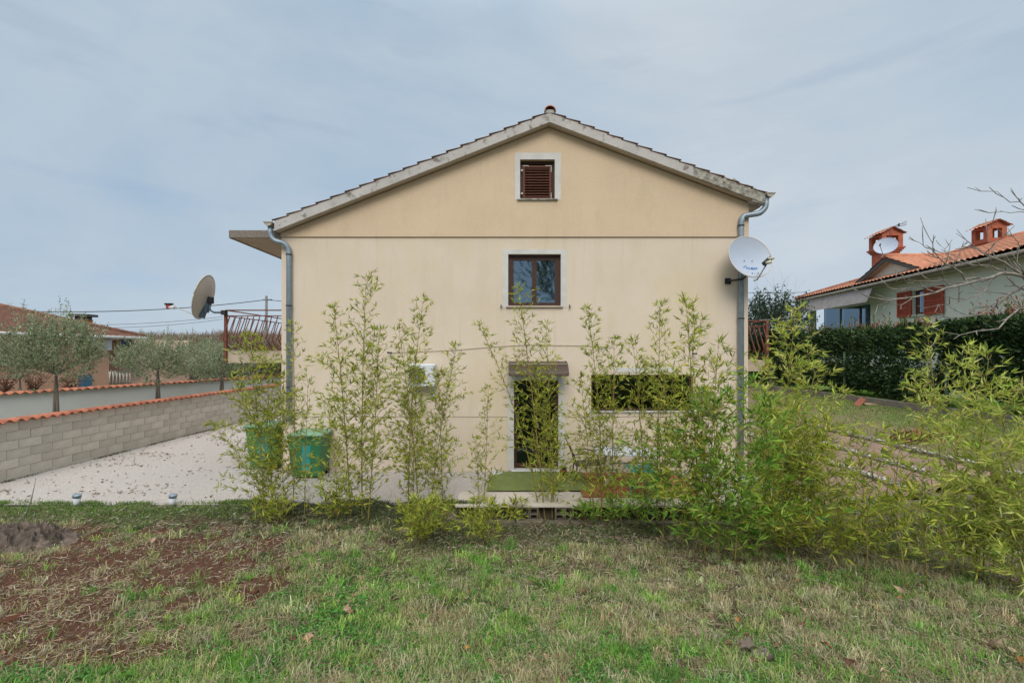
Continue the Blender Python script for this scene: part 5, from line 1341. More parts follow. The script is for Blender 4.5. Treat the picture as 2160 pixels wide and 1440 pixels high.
hedge('long dark green clipped hedge left of the gap, behind the weathered kerb', 13.55, 26.5, 1.42, 3.62, 62000, 2, [(12.5, 14.9, .25), (12.6, 15.3, -.2), (12.6, 17.6, .1), (12.6, 20, 0), (12.7, 22.5, 0)], lambda y: .6 if y < 17 else .12)
hedge('dark green hedge with many red tips at the right edge of the photo', 8.6, 13.0, 1.6, 3.72, 44000, 6, [(12.6, 12.4, .1), (12.6, 10.8, 0)], lambda y: .85, xw=.7)
for (px, Y, zt, lb) in ((1782, 16.6, 2.85, 'green fence post in front of the long hedge'), (1997, 12.6, 2.3, 'dark fence post in the gap between the two hedges')):
    X = (px-CX)/FPX*Y
    o = MB().tube([(X, Y, 1.2), (X, Y, zt)], .045, 8).build('fence_post', M['post']); tag(o, lb, 'post', 'fence posts by the hedges')

# bare fig tree on the right
ft = thing('fig_tree', 'bare pale-barked fig tree reaching in from the right edge', 'tree', (10.4, 8.3, .5))
fy = 8.2; rng = random.Random(21)
def px2(px, py, dy=0): return at(px, py, fy+dy)
trunkp = [Vector((10.6, 8.4, .4)), Vector((10.35, 8.35, 1.6)), Vector((10.1, 8.3, 2.6)), px2(2215, 640)]
MB().tube(trunkp, [.17, .14, .12, .09], 9).build('trunk', M['bark_pale'], ft)
limbs = [
 ([(2215, 640), (2180, 590), (2131, 566), (2098, 543), (2064, 525), (2027, 520)], .045, .3),
 ([(2215, 640), (2160, 580), (2111, 576), (2072, 588), (2024, 601), (1975, 617), (1926, 630), (1875, 634), (1829, 623)], .05, -.4),
 ([(2072, 588), (2033, 590), (2010, 566), (1994, 555), (1969, 529), (1961, 502)], .028, -.2),
 ([(1969, 529), (1955, 524), (1939, 514)], .016, -.2),
 ([(2215, 640), (2160, 600), (2131, 619), (2101, 646), (2068, 664), (2020, 668), (1975, 672)], .04, .5),
 ([(2215, 640), (2185, 620), (2140, 600), (2120, 572), (2090, 560), (2050, 560), (2010, 548), (1985, 545)], .032, .8),
 ([(2098, 543), (2092, 515), (2091, 479)], .014, .3),
 ([(2160, 580), (2146, 555), (2150, 520), (2138, 500)], .018, 0),
 ([(2250, 520), (2190, 450), (2160, 433), (2130, 428), (2104, 403)], .022, .2),
 ([(2230, 470), (2190, 455), (2160, 450), (2130, 450), (2107, 441)], .018, .1),
 ([(2215, 640), (2250, 520), (2260, 440), (2240, 380)], .05, .1),
 ([(2215, 640), (2150, 650), (2110, 690), (2060, 700), (2010, 715)], .03, -.6),
 ([(1926, 630), (1900, 645), (1870, 640), (1848, 645)], .013, -.4),
 ([(2024, 601), (1990, 590), (1950, 590), (1915, 600)], .018, -.2),
 ([(1975, 617), (1940, 605), (1905, 612), (1880, 605)], .013, -.4),
 ([(2111, 576), (2080, 610), (2040, 630), (2000, 640), (1960, 648)], .022, .1),
 ([(2131, 619), (2150, 640), (2160, 660)], .012, .5),
 ([(2050, 560), (2030, 545), (2000, 530), (1985, 518)], .013, .8)]
m = MB(); mt2 = MB()
for pts, r_, dy in limbs:
    P = []; n = len(pts)
    for i, (a, b) in enumerate(pts):
        P.append(px2(a, b, dy*i/n)+Vector((rng.gauss(0, .012), 0, rng.gauss(0, .012))))
    Q = [P[0]]
    for i in range(1, n): Q += [P[i-1].lerp(P[i], .5)+Vector((rng.gauss(0, .015), rng.gauss(0, .03), rng.gauss(0, .015))), P[i]]
    rs = [r_*.68*(1-.74*i/(len(Q)-1)) for i in range(len(Q))]
    m2 = MB().tube(Q, rs, 7); m2.build('limb', M['bark_pale'], ft)
    for i in range(2, len(Q)):
        if rng.random() < .75:
            d = (Q[i]-Q[i-1]).normalized(); s = Vector((rng.gauss(0, .5), rng.gauss(0, .6), rng.gauss(.25, .6)))
            e = (d+s).normalized(); ln = rng.uniform(.12, .5)
            p1 = Q[i]+e*ln*.5; p2 = p1+(e+Vector((0, 0, .35))).normalized()*ln*.5
            mt2.tube([Q[i], p1, p2], [rs[i]*.55+.002, .007, .005], 5)
            if rng.random() < .5:
                e2 = (e+Vector((rng.gauss(0, .6), rng.gauss(0, .6), .5))).normalized(); mt2.tube([p1, p1+e2*ln*.4], [.006, .004], 4)
mt2.build('twigs', M['bark_pale'], ft, kind='stuff')

# ------------------------------------------------------------------ bamboo
YG = [(.46, .48, .06), (.32, .38, .045), (.60, .58, .13), (.15, .21, .03)]       # yellow-green
DG = [(.27, .45, .055), (.18, .34, .04), (.46, .56, .11), (.09, .20, .03)]        # greener, nearer
YL = [(.56, .60, .12), (.44, .51, .09), (.66, .65, .22), (.27, .36, .06)]          # pale right-hand ones
vno = lambda x: .5+.5*math.sin(x*1.7)*math.cos(x*.63+1)
def bamboo(label, culms, leaf=.11, cols=YG, dens=1.0, seed=1, t0=.10, wts=(4, 4, 2, 3), nodes=.145, big=0):
    rng = random.Random(seed); nr = np.random.default_rng(seed)
    base = gpt(culms[0][0], culms[0][1])
    root = thing('bamboo', label, 'bamboo', base, 'bamboo plants along the terrace edge')
    P = []; D = []; Ls_ = []; tw = MB()
    for (bx, by, tx, ty, sp, *rest) in culms:
        dt = rest[0] if rest else t0
        b = gpt(bx, by); dy = rng.uniform(-.25, .25); top = at(tx, ty, b.y+dy); H = (top-b).length
        n = max(6, int(H/nodes)); bow = Vector((rng.uniform(-.08, .08), rng.uniform(-.12, .12), 0))*H*.4
        def cp(t):
            q = b.lerp(top, t); e = t*t*.5
            # rise first, lean later
            q.x = b.x+(top.x-b.x)*(.45*t+.55*t*t); q += bow*(math.sin(math.pi*t)*.35); return q
        pts = [cp(i/n) for i in range(n+1)]
        r0 = max(.004, min(.014, .0032*H)); MB().tube(pts, [r0*(1-.8*i/n)+.0012 for i in range(n+1)], 5).build('culm', M['culm'], root)
        for i in range(1, n+1):
            t = i/n
            if t < dt: continue
            prof = (min(1, (t-dt+.12)/.28)*(1-t)**.55+.12)*(.7+.6*vno(i*.7+seed))
            k = max(1, round((3.5 if dens >= 1 else 3.5*dens)*rng.uniform(.8, 1.2)))
            a0 = rng.uniform(0, 6.28)
            for j in range(k):
                if rng.random() > .97: continue
                a = a0+j*2.4+rng.gauss(0, .3); Lb = sp*prof*(rng.uniform(.6, 1.5) if rng.random() < .8 else rng.uniform(1.5, 2.5))
                d = Vector((math.cos(a)*.85, math.sin(a)*.75, rng.uniform(.7, 1.3))).normalized()
                q = pts[i].copy(); steps = max(2, int(Lb/.06)); bp_ = [q.copy()]
                for s in range(steps):
                    d = (d+Vector((math.cos(a)*.07, math.sin(a)*.07, -.035))+Vector((rng.gauss(0, .06), rng.gauss(0, .06), rng.gauss(0, .05)))).normalized()
                    q = q+d*(Lb/steps); bp_.append(q.copy())
                    nl = rng.choice((2, 3, 4, 5)) if dens >= 1 else rng.choice((2, 3, 3))
                    if s == steps-1: nl += 3
                    # side twiglet
                    so_ = Vector((rng.gauss(0, .6), rng.gauss(0, .6), rng.gauss(.15, .45)))
                    td = (d+so_).normalized(); tl = rng.uniform(.02, .10); tq = q+td*tl
                    if tl > .05: tw.tube([q, tq], [.0016, .001], 3, cap=False)
                    for l_ in range(nl):
                        ld = (td*.9+Vector((rng.gauss(0, .5), rng.gauss(0, .5), rng.gauss(0, .42)))).normalized()
                        P.append(q.lerp(tq, rng.uniform(.5, 1))); D.append(ld); Ls_.append(leaf*rng.uniform(.6, 1.25))
                tw.tube(bp_, [.0028*(1-.6*z/len(bp_))+.0008 for z in range(len(bp_))], 3, cap=False)
    n = len(P); Ls_ = np.array(Ls_)
    V, F, C = leaves(np.array(P), np.array(D), Ls_, Ls_*nr.uniform(.13, .185, n), palette(n, cols, wts, .16, nr), nr, .2, .33)
    npmesh('foliage', V, F, M['leaf'], root, C, kind='stuff')
    tw.build('twigs', M['twig'], root, kind='stuff')
    return n
nl = 0
nl += bamboo('leftmost bamboo clump, in front of the bin left of the house corner', [(556, 1092, 520, 715, .42), (575, 1090, 560, 745, .40), (590, 1100, 500, 805, .35), (565, 1090, 452, 900, .24), (598, 1092, 598, 800, .35)], .105, YG, 1.0, 1)
nl += bamboo('slim sparse bamboo rising beside the left downpipe', [(618, 1092, 618, 688, .24), (642, 1092, 650, 800, .26)], .10, YG, .8, 2)
nl += bamboo('tall bamboo, the highest of those left of the air conditioner', [(740, 1094, 705, 655, .36), (764, 1094, 772, 592, .46), (776, 1100, 800, 700, .34), (712, 1092, 690, 850, .3)], .105, YG, 1.15, 3)
nl += bamboo('bamboo rising in front of the air conditioner', [(862, 1092, 892, 640, .34), (885, 1095, 842, 700, .38), (872, 1092, 880, 800, .3)], .105, YG, 1.15, 4)
nl += bamboo('bamboo just right of the air conditioner', [(906, 1090, 962, 738, .36), (935, 1090, 925, 790, .36)], .105, YG, 1.1, 5)
nl += bamboo('thin short bamboo left of the door', [(1020, 1092, 1030, 822, .24), (1012, 1092, 1002, 930, .22)], .10, YG, .95, 6)
nl += bamboo('tall bamboo right in front of the door, reaching the upper window', [(1150, 1098, 1094, 615, .44), (1165, 1098, 1152, 690, .44), (1140, 1098, 1012, 688, .20, .45), (1172, 1098, 1130, 790, .36)], .11, YG, .85, 7)
nl += bamboo('bamboo left of the long dark window', [(1268, 1105, 1240, 658, .36), (1292, 1105, 1296, 720, .38), (1255, 1105, 1225, 800, .32)], .11, YG, 1.1, 8)
nl += bamboo('bamboo in front of the middle of the long dark window', [(1385, 1108, 1392, 650, .36), (1362, 1108, 1335, 720, .38), (1400, 1112, 1420, 790, .4)], .11, YG, 1.1, 9)
nl += bamboo('tall bamboo with slanting tip near the right end of the facade', [(1478, 1172, 1448, 648, .40), (1486, 1178, 1515, 735, .42), (1470, 1170, 1475, 840, .42)], .125, YG, 1.0, 10)
nl += bamboo('dense deep green bamboo thicket right of the white table', [(1400, 1140, 1395, 920, .5), (1440, 1165, 1432, 900, .5), (1515, 1185, 1500, 840, .5), (1550, 1190, 1570, 800, .5), (1595, 1180, 1620, 850, .5), (1560, 1185, 1520, 980, .5)], .15, DG, .7, 11, .03)
nl += bamboo('bamboo by the right downpipe, its tip against the hedge', [(1640, 1135, 1678, 662, .46), (1652, 1140, 1720, 790, .46), (1625, 1140, 1600, 770, .44), (1668, 1140, 1770, 830, .42), (1655, 1145, 1640, 880, .46)], .13, YL, 1.1, 12)
nl += bamboo('low bamboo in front of the left part of the brown beds', [(1700, 1160, 1690, 880, .44), (1760, 1170, 1745, 900, .42), (1640, 1165, 1650, 930, .45), (1610, 1170, 1625, 1000, .4), (1680, 1150, 1720, 960, .46)], .13, YG, .9, 13, .05)
nl += bamboo('thin knee-high bamboo before the middle of the brown beds', [(1830, 1225, 1805, 925, .42, .3), (1800, 1180, 1850, 960, .42), (1770, 1200, 1760, 960, .42)], .13, YG, .6, 14, .1)
nl += bamboo('bare-stemmed bamboo with low leaves before the brown beds', [(1915, 1248, 1885, 940, .40, .3), (1955, 1245, 1930, 1000, .38, .3), (1880, 1180, 1900, 930, .4, .2)], .13, YG, .6, 15, .2)
nl += bamboo('tall pale bamboo in front of the gap between the hedges', [(1990, 1150, 1955, 695, .40, .45), (2000, 1150, 2040, 740, .36, .45), (1985, 1150, 1930, 800, .34, .5)], .13, YL, .75, 16)
nl += bamboo('tall pale bamboo before the right-edge hedge', [(2060, 1220, 2085, 760, .50), (2095, 1225, 2130, 830, .48), (2040, 1215, 2020, 900, .44, .2), (2075, 1220, 2060, 950, .44)], .13, YL, .95, 17)
nl += bamboo('bamboo cut off by the right edge of the photo', [(2150, 1240, 2180, 880, .5), (2130, 1235, 2110, 960, .46), (2165, 1250, 2150, 1040, .45), (2010, 1225, 2010, 1060, .45), (2060, 1235, 2090, 1080, .45)], .13, YL, .85, 18, .05)
nl += bamboo('low bushy bamboo tuft with orange-brown foot, left of the hollow blocks', [(886, 1148, 872, 1060, .34, .0), (888, 1150, 910, 1066, .32, .0), (884, 1150, 850, 1080, .3, .0)], .11, YG, 1.2, 19, 0, nodes=.08)
nl += bamboo('low bushy bamboo tuft right beside the hollow blocks', [(1018, 1150, 1012, 1062, .30, .0), (1020, 1150, 1035, 1070, .28, .0), (940, 1130, 945, 1070, .28, 0)], .11, YG, 1.2, 20, 0, nodes=.08)
nl += bamboo('small bamboo tuft between the gravel and the tall left bamboo', [(700, 1098, 690, 1045, .28, 0), (712, 1098, 735, 1055, .26, 0), (1095, 1105, 1090, 1062, .2, 0)], .11, YG, 1.1, 21, 0, nodes=.08)
nl += bamboo('small yellow bamboo tuft at the foot of the leftmost clump', [(562, 1108, 555, 1060, .24, 0), (580, 1110, 600, 1062, .22, 0)], .11, YG, 1.1, 22, 0, nodes=.08)
nl += bamboo('small bamboo tuft beneath the red rug at the terrace edge', [(1300, 1115, 1295, 1065, .24, 0), (1235, 1110, 1232, 1075, .2, 0), (1340, 1120, 1350, 1060, .26, 0)], .12, DG, 1.1, 23, 0, nodes=.08)
nl += bamboo('low bamboo fringe at the foot of the brown beds', [(1720, 1190, 1715, 1080, .38, 0), (1790, 1200, 1790, 1070, .36, 0), (1860, 1200, 1870, 1060, .38, 0), (1660, 1185, 1665, 1090, .36, 0), (1950, 1190, 1960, 1050, .36, 0)], .13, YG, .9, 24, 0, nodes=.10)
print('bamboo leaves', nl)
# a few large close leaves at the right edge
cl = thing('bamboo', 'single large pale bamboo shoot close by at the right edge', 'bamboo', gpt(2175, 1290), 'bamboo plants along the terrace edge')
pb = at(2172, 1225, 4.4)
MB().tube([gpt(2175, 1290), pb], .004, 5).build('culm', M['culm'], cl)
def bigleaf(a, b, wd, parent, mt):
    a = Vector(a); b = Vector(b); d = b-a; s = d.cross(Vector((0, .6, 1))).normalized()*wd/2; n = 7; V = []
    for i in range(n+1):
        t = i/n; w_ = math.sin(math.pi*min(1, t*1.02)**.75)*(1-t*.25); c = a+d*t-Vector((0, 0, .03*math.sin(t*3)))
        V += [c-s*w_+Vector((0, 0, .006)), c, c+s*w_+Vector((0, 0, .006))]
    F = []
    for i in range(n): F += [(3*i, 3*i+1, 3*i+4, 3*i+3), (3*i+1, 3*i+2, 3*i+5, 3*i+4)]
    return MB().add(V, F, True).build('leaf', mt, parent)
M['bigleaf'] = mat('pale_bamboo_leaf', (.42, .42, .13), .5, scale=8, base2=(.33, .36, .09))
for (x, y, dy) in ((2128, 1176, .1), (2108, 1222, 0), (2126, 1236, -.1), (2150, 1168, .15), (2190, 1180, .1), (2140, 1262, -.2)):
    bigleaf(pb, at(x, y, 4.4+dy), .022, cl, M['bigleaf'])

# ------------------------------------------------------------------ grass, straw, clover
def scatter(n, y0, y1, pw, xlim=1.22):
    u = NR.random(n); e = 1-pw
    Y = (y0**e+u*(y1**e-y0**e))**(1/e); X = NR.uniform(-1, 1, n)*(xlim*Y+.3)
    k = (X > -10.8) & (X < 11)
    return X[k], Y[k]
def blades(name, X, Y, Z, h, wd, lean, colr, seed=1, flat=0.0):
    rng = np.random.default_rng(seed); n = len(X); a = rng.uniform(0, 2*np.pi, n)
    d = np.stack([np.cos(a), np.sin(a)*.8, np.zeros(n)], 1); s = np.stack([-np.sin(a), np.cos(a), np.zeros(n)], 1)
    # turn the width partly to the camera-side
    b2 = rng.uniform(0, 2*np.pi, n); s = np.stack([np.cos(b2), np.sin(b2)*.5, np.zeros(n)], 1)
    P = np.stack([X, Y, Z], 1); h = h[:, None]; lean = lean[:, None]; wd = wd[:, None]; up = np.array([0, 0, 1.])
    p0 = P-up*.01; p1 = P+up*h*.6*np.sqrt(np.clip(1-lean**2*.5, .05, 1))+d*h*lean*.45; p2 = P+up*h*np.clip(1-lean*.85, .06, 1)+d*h*lean*1.05
    V = np.stack([p0-s*wd/2, p0+s*wd/2, p1+s*wd*.42, p1-s*wd*.42, p2], 1).reshape(-1, 3)
    i = np.arange(n)*5
    F = np.concatenate([np.stack([i, i+1, i+2], 1), np.stack([i, i+2, i+3], 1), np.stack([i+3, i+2, i+4], 1)])
    return npmesh(name, V, F, M['grass'], None, np.repeat(colr, 5, axis=0), kind='stuff')
greenness = lambda X, Y: smooth(.44, .66, fbm(X, Y, .9, 70)*.6+fbm(X, Y, 3.1, 75)*.4)
X, Y = scatter(420000, 2.6, 8.40, 1.7)
sm1 = soilmask(X, Y); keep = NR.random(len(X)) > smooth(.08, .5, sm1)*.88
clump = fbm(X, Y, 7, 81); keep &= NR.random(len(X)) < (.16+1.1*smooth(.38, .6, clump))*(1-.35*smooth(6.4, 7.4, Y))
X, Y = X[keep], Y[keep]; n = len(X); g = greenness(X, Y); edge = smooth(7.2, 8.2, Y)
px_, py_ = pix(X, Y, gz(X, Y, False))
gpatch = np.exp(-((px_-690)/130)**2-((py_-1310)/60)**2)+np.exp(-((px_-330)/160)**2-((py_-1105)/30)**2)+.6*np.exp(-((px_-900)/220)**2-((py_-1390)/50)**2)+.5*np.exp(-((px_-1500)/200)**2-((py_-1420)/40)**2)
g = np.clip(g*.75+gpatch*.9, 0, 1)
pg = palette(n, [(.15, .30, .05), (.27, .38, .09), (.09, .20, .035), (.38, .45, .15)], [3, 3, 2, 1.5], .18)
ps = palette(n, [(.42, .36, .22), (.31, .28, .15), (.52, .45, .30), (.32, .22, .13)], [3, 3, 1.5, 1], .18)
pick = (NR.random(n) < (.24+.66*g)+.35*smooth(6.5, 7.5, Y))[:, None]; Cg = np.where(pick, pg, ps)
dk = (smooth(6.5, 7.4, Y)*.72)[:, None]; Cg = Cg*(1-dk)+dk*palette(n, [(.045, .085, .025), (.07, .12, .035), (.09, .09, .045)], [3, 3, 1], .2)   # blade colours blend to dark green in the band under the bamboo
tall = fbm(X, Y, 1.8, 90)
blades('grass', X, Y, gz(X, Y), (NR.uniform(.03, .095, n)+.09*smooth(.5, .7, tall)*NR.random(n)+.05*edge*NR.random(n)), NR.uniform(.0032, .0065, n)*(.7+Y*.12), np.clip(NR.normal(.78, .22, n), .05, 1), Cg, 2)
# tufts: radiating clumps of one colour each
nt_ = 2600; TX, TY = scatter(nt_, 2.7, 7.3, 1.5); k_ = NR.random(len(TX)) > soilmask(TX, TY)*1.1; TX, TY = TX[k_], TY[k_]; nt_ = len(TX); per = 36
tcg = palette(nt_, [(.17, .37, .05), (.33, .45, .11), (.10, .25, .04)], [3, 2.5, 2], .15); tcs = palette(nt_, [(.52, .46, .28), (.42, .34, .20), (.36, .38, .17)], [2, 2, 2], .15)
tpx, tpy = pix(TX, TY, gz(TX, TY, False)); tg = greenness(TX, TY)+.9*np.exp(-((tpx-690)/150)**2-((tpy-1310)/62)**2)
tcol = np.where((NR.random(nt_) < .12+.75*np.clip(tg, 0, 1))[:, None], tcg, tcs)
ti = np.repeat(np.arange(nt_), per); n = len(ti); ra = NR.uniform(.4, 1.5, nt_)[ti]
X = TX[ti]+NR.normal(0, .035, n)*ra; Y = TY[ti]+NR.normal(0, .03, n)*ra
blades('grass_tufts', X, np.minimum(Y, 8.4), gz(X, np.minimum(Y, 8.4)), NR.uniform(.06, .17, n)*ra, NR.uniform(.0038, .0068, n)*(.8+Y*.1), np.clip(NR.normal(.72, .26, n), .05, 1), np.clip(tcol[ti]*(1+NR.normal(0, .16, (n, 1))), .01, 1), 12)
# long arching wisps in the foreground
nt_ = 420; TX, TY = scatter(nt_, 2.7, 6.8, 2.0); nt_ = len(TX); per = 16
tcol = palette(nt_, [(.30, .44, .10), (.20, .40, .07), (.56, .50, .32), (.46, .42, .24)], [3, 2, 2, 2], .15)
ti = np.repeat(np.arange(nt_), per); n = len(ti)
X = TX[ti]+NR.normal(0, .03, n); Y = TY[ti]+NR.normal(0, .03, n)
blades('long_grass', X, Y, gz(X, Y), NR.uniform(.12, .27, n), NR.uniform(.003, .005, n), np.clip(NR.normal(.75, .2, n), .2, 1), np.clip(tcol[ti]*(1+NR.normal(0, .16, (n, 1))), .01, 1), 14)
# loose straw lying flat
X, Y = scatter(70000, 2.6, 8.40, 1.7); n = len(X); a = NR.uniform(0, 2*np.pi, n)+0*X
keep = NR.random(n) < .25+.9*smooth(.4, .6, fbm(X, Y, 2.2, 120)); X, Y, a = X[keep], Y[keep], a[keep]; n = len(X)
P = np.stack([X, Y, gz(X, Y)+NR.uniform(.005, .04, n)], 1); D = np.stack([np.cos(a), np.sin(a), NR.normal(0, .18, n)], 1)
V, F, C = leaves(P, D, NR.uniform(.03, .14, n), NR.uniform(.003, .007, n)*(.7+Y*.1), palette(n, [(.52, .43, .30), (.40, .32, .20), (.28, .18, .11), (.60, .53, .42)], [3, 3, 2, 1], .18))
npmesh('straw', V, F, M['grass'], None, C, kind='stuff')
# dead bamboo leaves under the plants
X, Y = scatter(40000, 5.4, 8.40, 1.01); keep = NR.random(len(X)) < .10+.42*smooth(6.3, 7.6, Y)*(.3+1.2*smooth(.45, .6, fbm(X, Y, 2.2, 230))); X, Y = X[keep], Y[keep]; n = len(X); a = NR.uniform(0, 2*np.pi, n)
P = np.stack([X, Y, gz(X, Y)+NR.uniform(.01, .07, n)], 1); D = np.stack([np.cos(a), np.sin(a), NR.normal(0, .35, n)], 1)
V, F, C = leaves(P, D, NR.uniform(.05, .12, n), NR.uniform(.009, .016, n), palette(n, [(.36, .31, .23), (.26, .21, .15), (.46, .41, .32), (.16, .12, .08)], [3, 3, 1, 2], .2))
npmesh('dead_bamboo_leaves', V, F, M['grass'], None, C, kind='stuff')
# brown leaf litter, clustered
n = 1500; X, Y = scatter(n, 2.7, 8.2, 1.4); keep = NR.random(len(X)) < .10+1.0*smooth(.56, .72, fbm(X, Y, 1.7, 260)); X, Y = X[keep], Y[keep]; n = len(X); a = NR.uniform(0, 2*np.pi, n)
V, F, C = leaves(np.stack([X, Y, gz(X, Y)+NR.uniform(.02, .05, n)], 1), np.stack([np.cos(a), np.sin(a), NR.normal(0, .4, n)], 1), NR.uniform(.03, .085, n), NR.uniform(.02, .05, n), palette(n, [(.20, .10, .06), (.32, .20, .13), (.13, .07, .05), (.40, .30, .22)], [3, 2, 2, 1], .2), fold=.5)
npmesh('leaf_litter', V, F, M['grass'], None, C, kind='stuff')
# clover: round leaflets in green patches
X, Y = scatter(190000, 2.6, 6.5, 1.8); px_, py_ = pix(X, Y, gz(X, Y, False))
gp = 1.0*np.exp(-((px_-690)/150)**2-((py_-1300)/62)**2)+.55*np.exp(-((px_-950)/500)**2-((py_-1420)/60)**2)+.45*np.exp(-((px_-100)/160)**2-((py_-1430)/40)**2)+.4*np.exp(-((px_-1450)/500)**2-((py_-1430)/70)**2)
keep = NR.random(len(X)) < np.clip(gp*1.9*smooth(.34, .52, fbm(X, Y, 3, 140))+.03, 0, 1)*(1-smooth(.2, .6, soilmask(X, Y))); X, Y = X[keep], Y[keep]; n = len(X)
a = NR.uniform(0, 2*np.pi, n); P = np.stack([X, Y, gz(X, Y)+NR.uniform(.015, .05, n)], 1); D = np.stack([np.cos(a), np.sin(a), NR.normal(.1, .3, n)], 1)
V, F, C = leaves(P, D, NR.uniform(.014, .030, n), NR.uniform(.014, .027, n), palette(n, [(.07, .23, .04), (.10, .30, .05), (.045, .16, .03), (.17, .34, .08)], [3, 3, 2, 1], .16), fold=.1, wide=.55)
npmesh('clover', V, F, M['grass'], None, C, kind='stuff')
# dense creeping green along the gravel edge on the left
n = 45000; X = NR.uniform(-9.6, -.6, n); Y = EDGE+.04+.34*(fbm(X, X*0, 1.4, 220)-.45)+.10*NR.random(n)-np.abs(NR.normal(0, .42, n)); dens = smooth(.3, .52, fbm(X, Y, 1.1, 160)); keep = NR.random(n) < .15+.85*dens; X, Y = X[keep], Y[keep]; n = len(X)
gl = smooth(-3.4, -5.2, X)[:, None] if False else (1-smooth(-5.6, -4.0, X))[:, None]
c1_ = palette(n, [(.16, .24, .05), (.10, .18, .035), (.24, .30, .09)], [3, 3, 1], .18); c2_ = palette(n, [(.05, .09, .03), (.08, .10, .04), (.10, .13, .05), (.26, .24, .17)], [3, 3, 2, .7], .18)
blades('edge_grass', X, Y, np.where(Y > EDGE, .0, gz(X, np.minimum(Y, EDGE)))-.01, NR.uniform(.05, .15, n), NR.uniform(.006, .011, n), np.clip(NR.normal(.75, .2, n), .1, 1), np.where(NR.random((n, 1)) < gl, c1_, c2_), 5)
# lawn blades on the right bank
n = 60000; Y = 8.2+11*NR.random(n)**1.4; X = NR.uniform(9.5, 12.0, n)
g = greenness(X, Y)
k_ = NR.random(n) < .25+.75*smooth(10.2, 11.2, X+1.2*(fbm(X, Y, .8, 300)-.5)); X, Y, g = X[k_], Y[k_], g[k_]; n = len(X)
blades('lawn_grass', X, Y, lawnz(X, Y), NR.uniform(.03, .09, n), NR.uniform(.008, .016, n), np.clip(NR.normal(.5, .2, n), .1, 1), np.where(NR.random((n, 1)) < .75, palette(n, [(.23, .32, .08), (.17, .27, .06), (.33, .38, .13)], [2, 2, 1], .15), palette(n, [(.44, .37, .23)], [1], .15)), 6)
n = 30000; Y = 9+10*NR.random(n); X = NR.uniform(12.25, 15.2, n)
blades('upper_lawn_grass', X, Y, X*0+1.24, NR.uniform(.05, .14, n), NR.uniform(.012, .02, n), np.clip(NR.normal(.4, .2, n), .1, 1), palette(n, [(.22, .40, .07), (.17, .33, .05), (.32, .44, .12)], [2, 2, 1], .15), 7)
# leaf crumbs on the gravel
n = 5200; X = NR.uniform(-10.9, -3, n); Y = 8.6+11*NR.random(n)**1.4; k = NR.random(n) < smooth(-3.5, -9.5, X)*0+np.clip((-X-4)/6, .02, 1)*(.12+smooth(.45, .66, fbm(X*.6, Y*1.5, 1.6, 180))); X, Y = X[k], Y[k]; n = len(X); a = NR.uniform(0, 6.28, n)
V, F, C = leaves(np.stack([X, Y, X*0+.022], 1), np.stack([np.cos(a), np.sin(a), NR.normal(.05, .1, n)], 1), NR.uniform(.03, .09, n), NR.uniform(.015, .04, n), palette(n, [(.22, .15, .10), (.30, .22, .15), (.16, .15, .09)], [2, 2, 1], .2))
npmesh('leaf_crumbs', V, F, M['grass'], None, C, kind='stuff')
# loose gravel stones near the front edge and against the wall foot
n = 14000; X = NR.uniform(-10.9, 1.2, n); Y = 8.5+4.5*NR.random(n)**1.5; s = NR.uniform(.006, .017, n)
off = np.array([[1, 0, 0], [-.5, .87, 0], [-.5, -.87, 0], [0, 0, .9]]); P = np.stack([X, Y, X*0+.012], 1)
V = (P[:, None, :]+off[None]*s[:, None, None]*NR.uniform(.6, 1.4, (n, 4, 1))).reshape(-1, 3); i = np.arange(n)*4
F = np.concatenate([np.stack([i, i+1, i+3], 1), np.stack([i+1, i+2, i+3], 1), np.stack([i+2, i, i+3], 1)])
npmesh('gravel_stones', V, F, M['white_stone'], kind='stuff')
# weeds at wall foot
n = 3500; Y = 9+13*NR.random(n); X = WX+.03+np.abs(NR.normal(0, .06, n)); k = NR.random(n) < smooth(.4, .65, fbm(X*0, Y, 2, 200)); X, Y = X[k], Y[k]; n = len(X)
blades('wall_foot_weeds', X, Y, X*0, NR.uniform(.02, .07, n), NR.uniform(.008, .016, n), np.clip(NR.normal(.6, .2, n), .1, 1), palette(n, [(.10, .12, .05), (.18, .15, .09)], [1, 1], .2), 9)

# ------------------------------------------------------------------ fallen leaves and clods (single things)
def leafmesh(seed, curl):
    rng = random.Random(seed); n, k = 10, 6; V = []
    for i in range(n+1):
        t = i/n; w_ = math.sin(math.pi*t**.8)*.34*(1+.2*math.sin(t*17+seed))
        for j in range(k+1):
            u = j/k*2-1; V.append((t-.5, u*w_, curl*(u*u)*w_*1.5+.10*math.sin(t*4+seed)*curl+rng.gauss(0, .012)))
    F = [(i*(k+1)+j, (i+1)*(k+1)+j, (i+1)*(k+1)+j+1, i*(k+1)+j+1) for i in range(n) for j in range(k)]
    return MB().add(V, F, True)
LF = {}
for nm in ('deadleaf', 'deadleaf_orange', 'deadleaf_pale', 'deadleaf_grey'):
    LF[nm] = [leafmesh(s, c_).mesh('fallen_leaf', M[nm]) for s, c_ in ((1, .6), (2, 1.1), (3, .3))]
txt = {'deadleaf': ('brown curled fallen leaf in the garden grass', 'brown fallen leaves in the garden grass'), 'deadleaf_orange': ('orange fallen leaf in the garden grass', 'orange fallen leaves in the garden grass'),
       'deadleaf_pale': ('pale tan fallen leaf in the garden grass', 'tan fallen leaves in the garden grass'), 'deadleaf_grey': ('grey-brown withered leaf in the withered heap at the lower right', 'withered leaves of the lower right heap')}
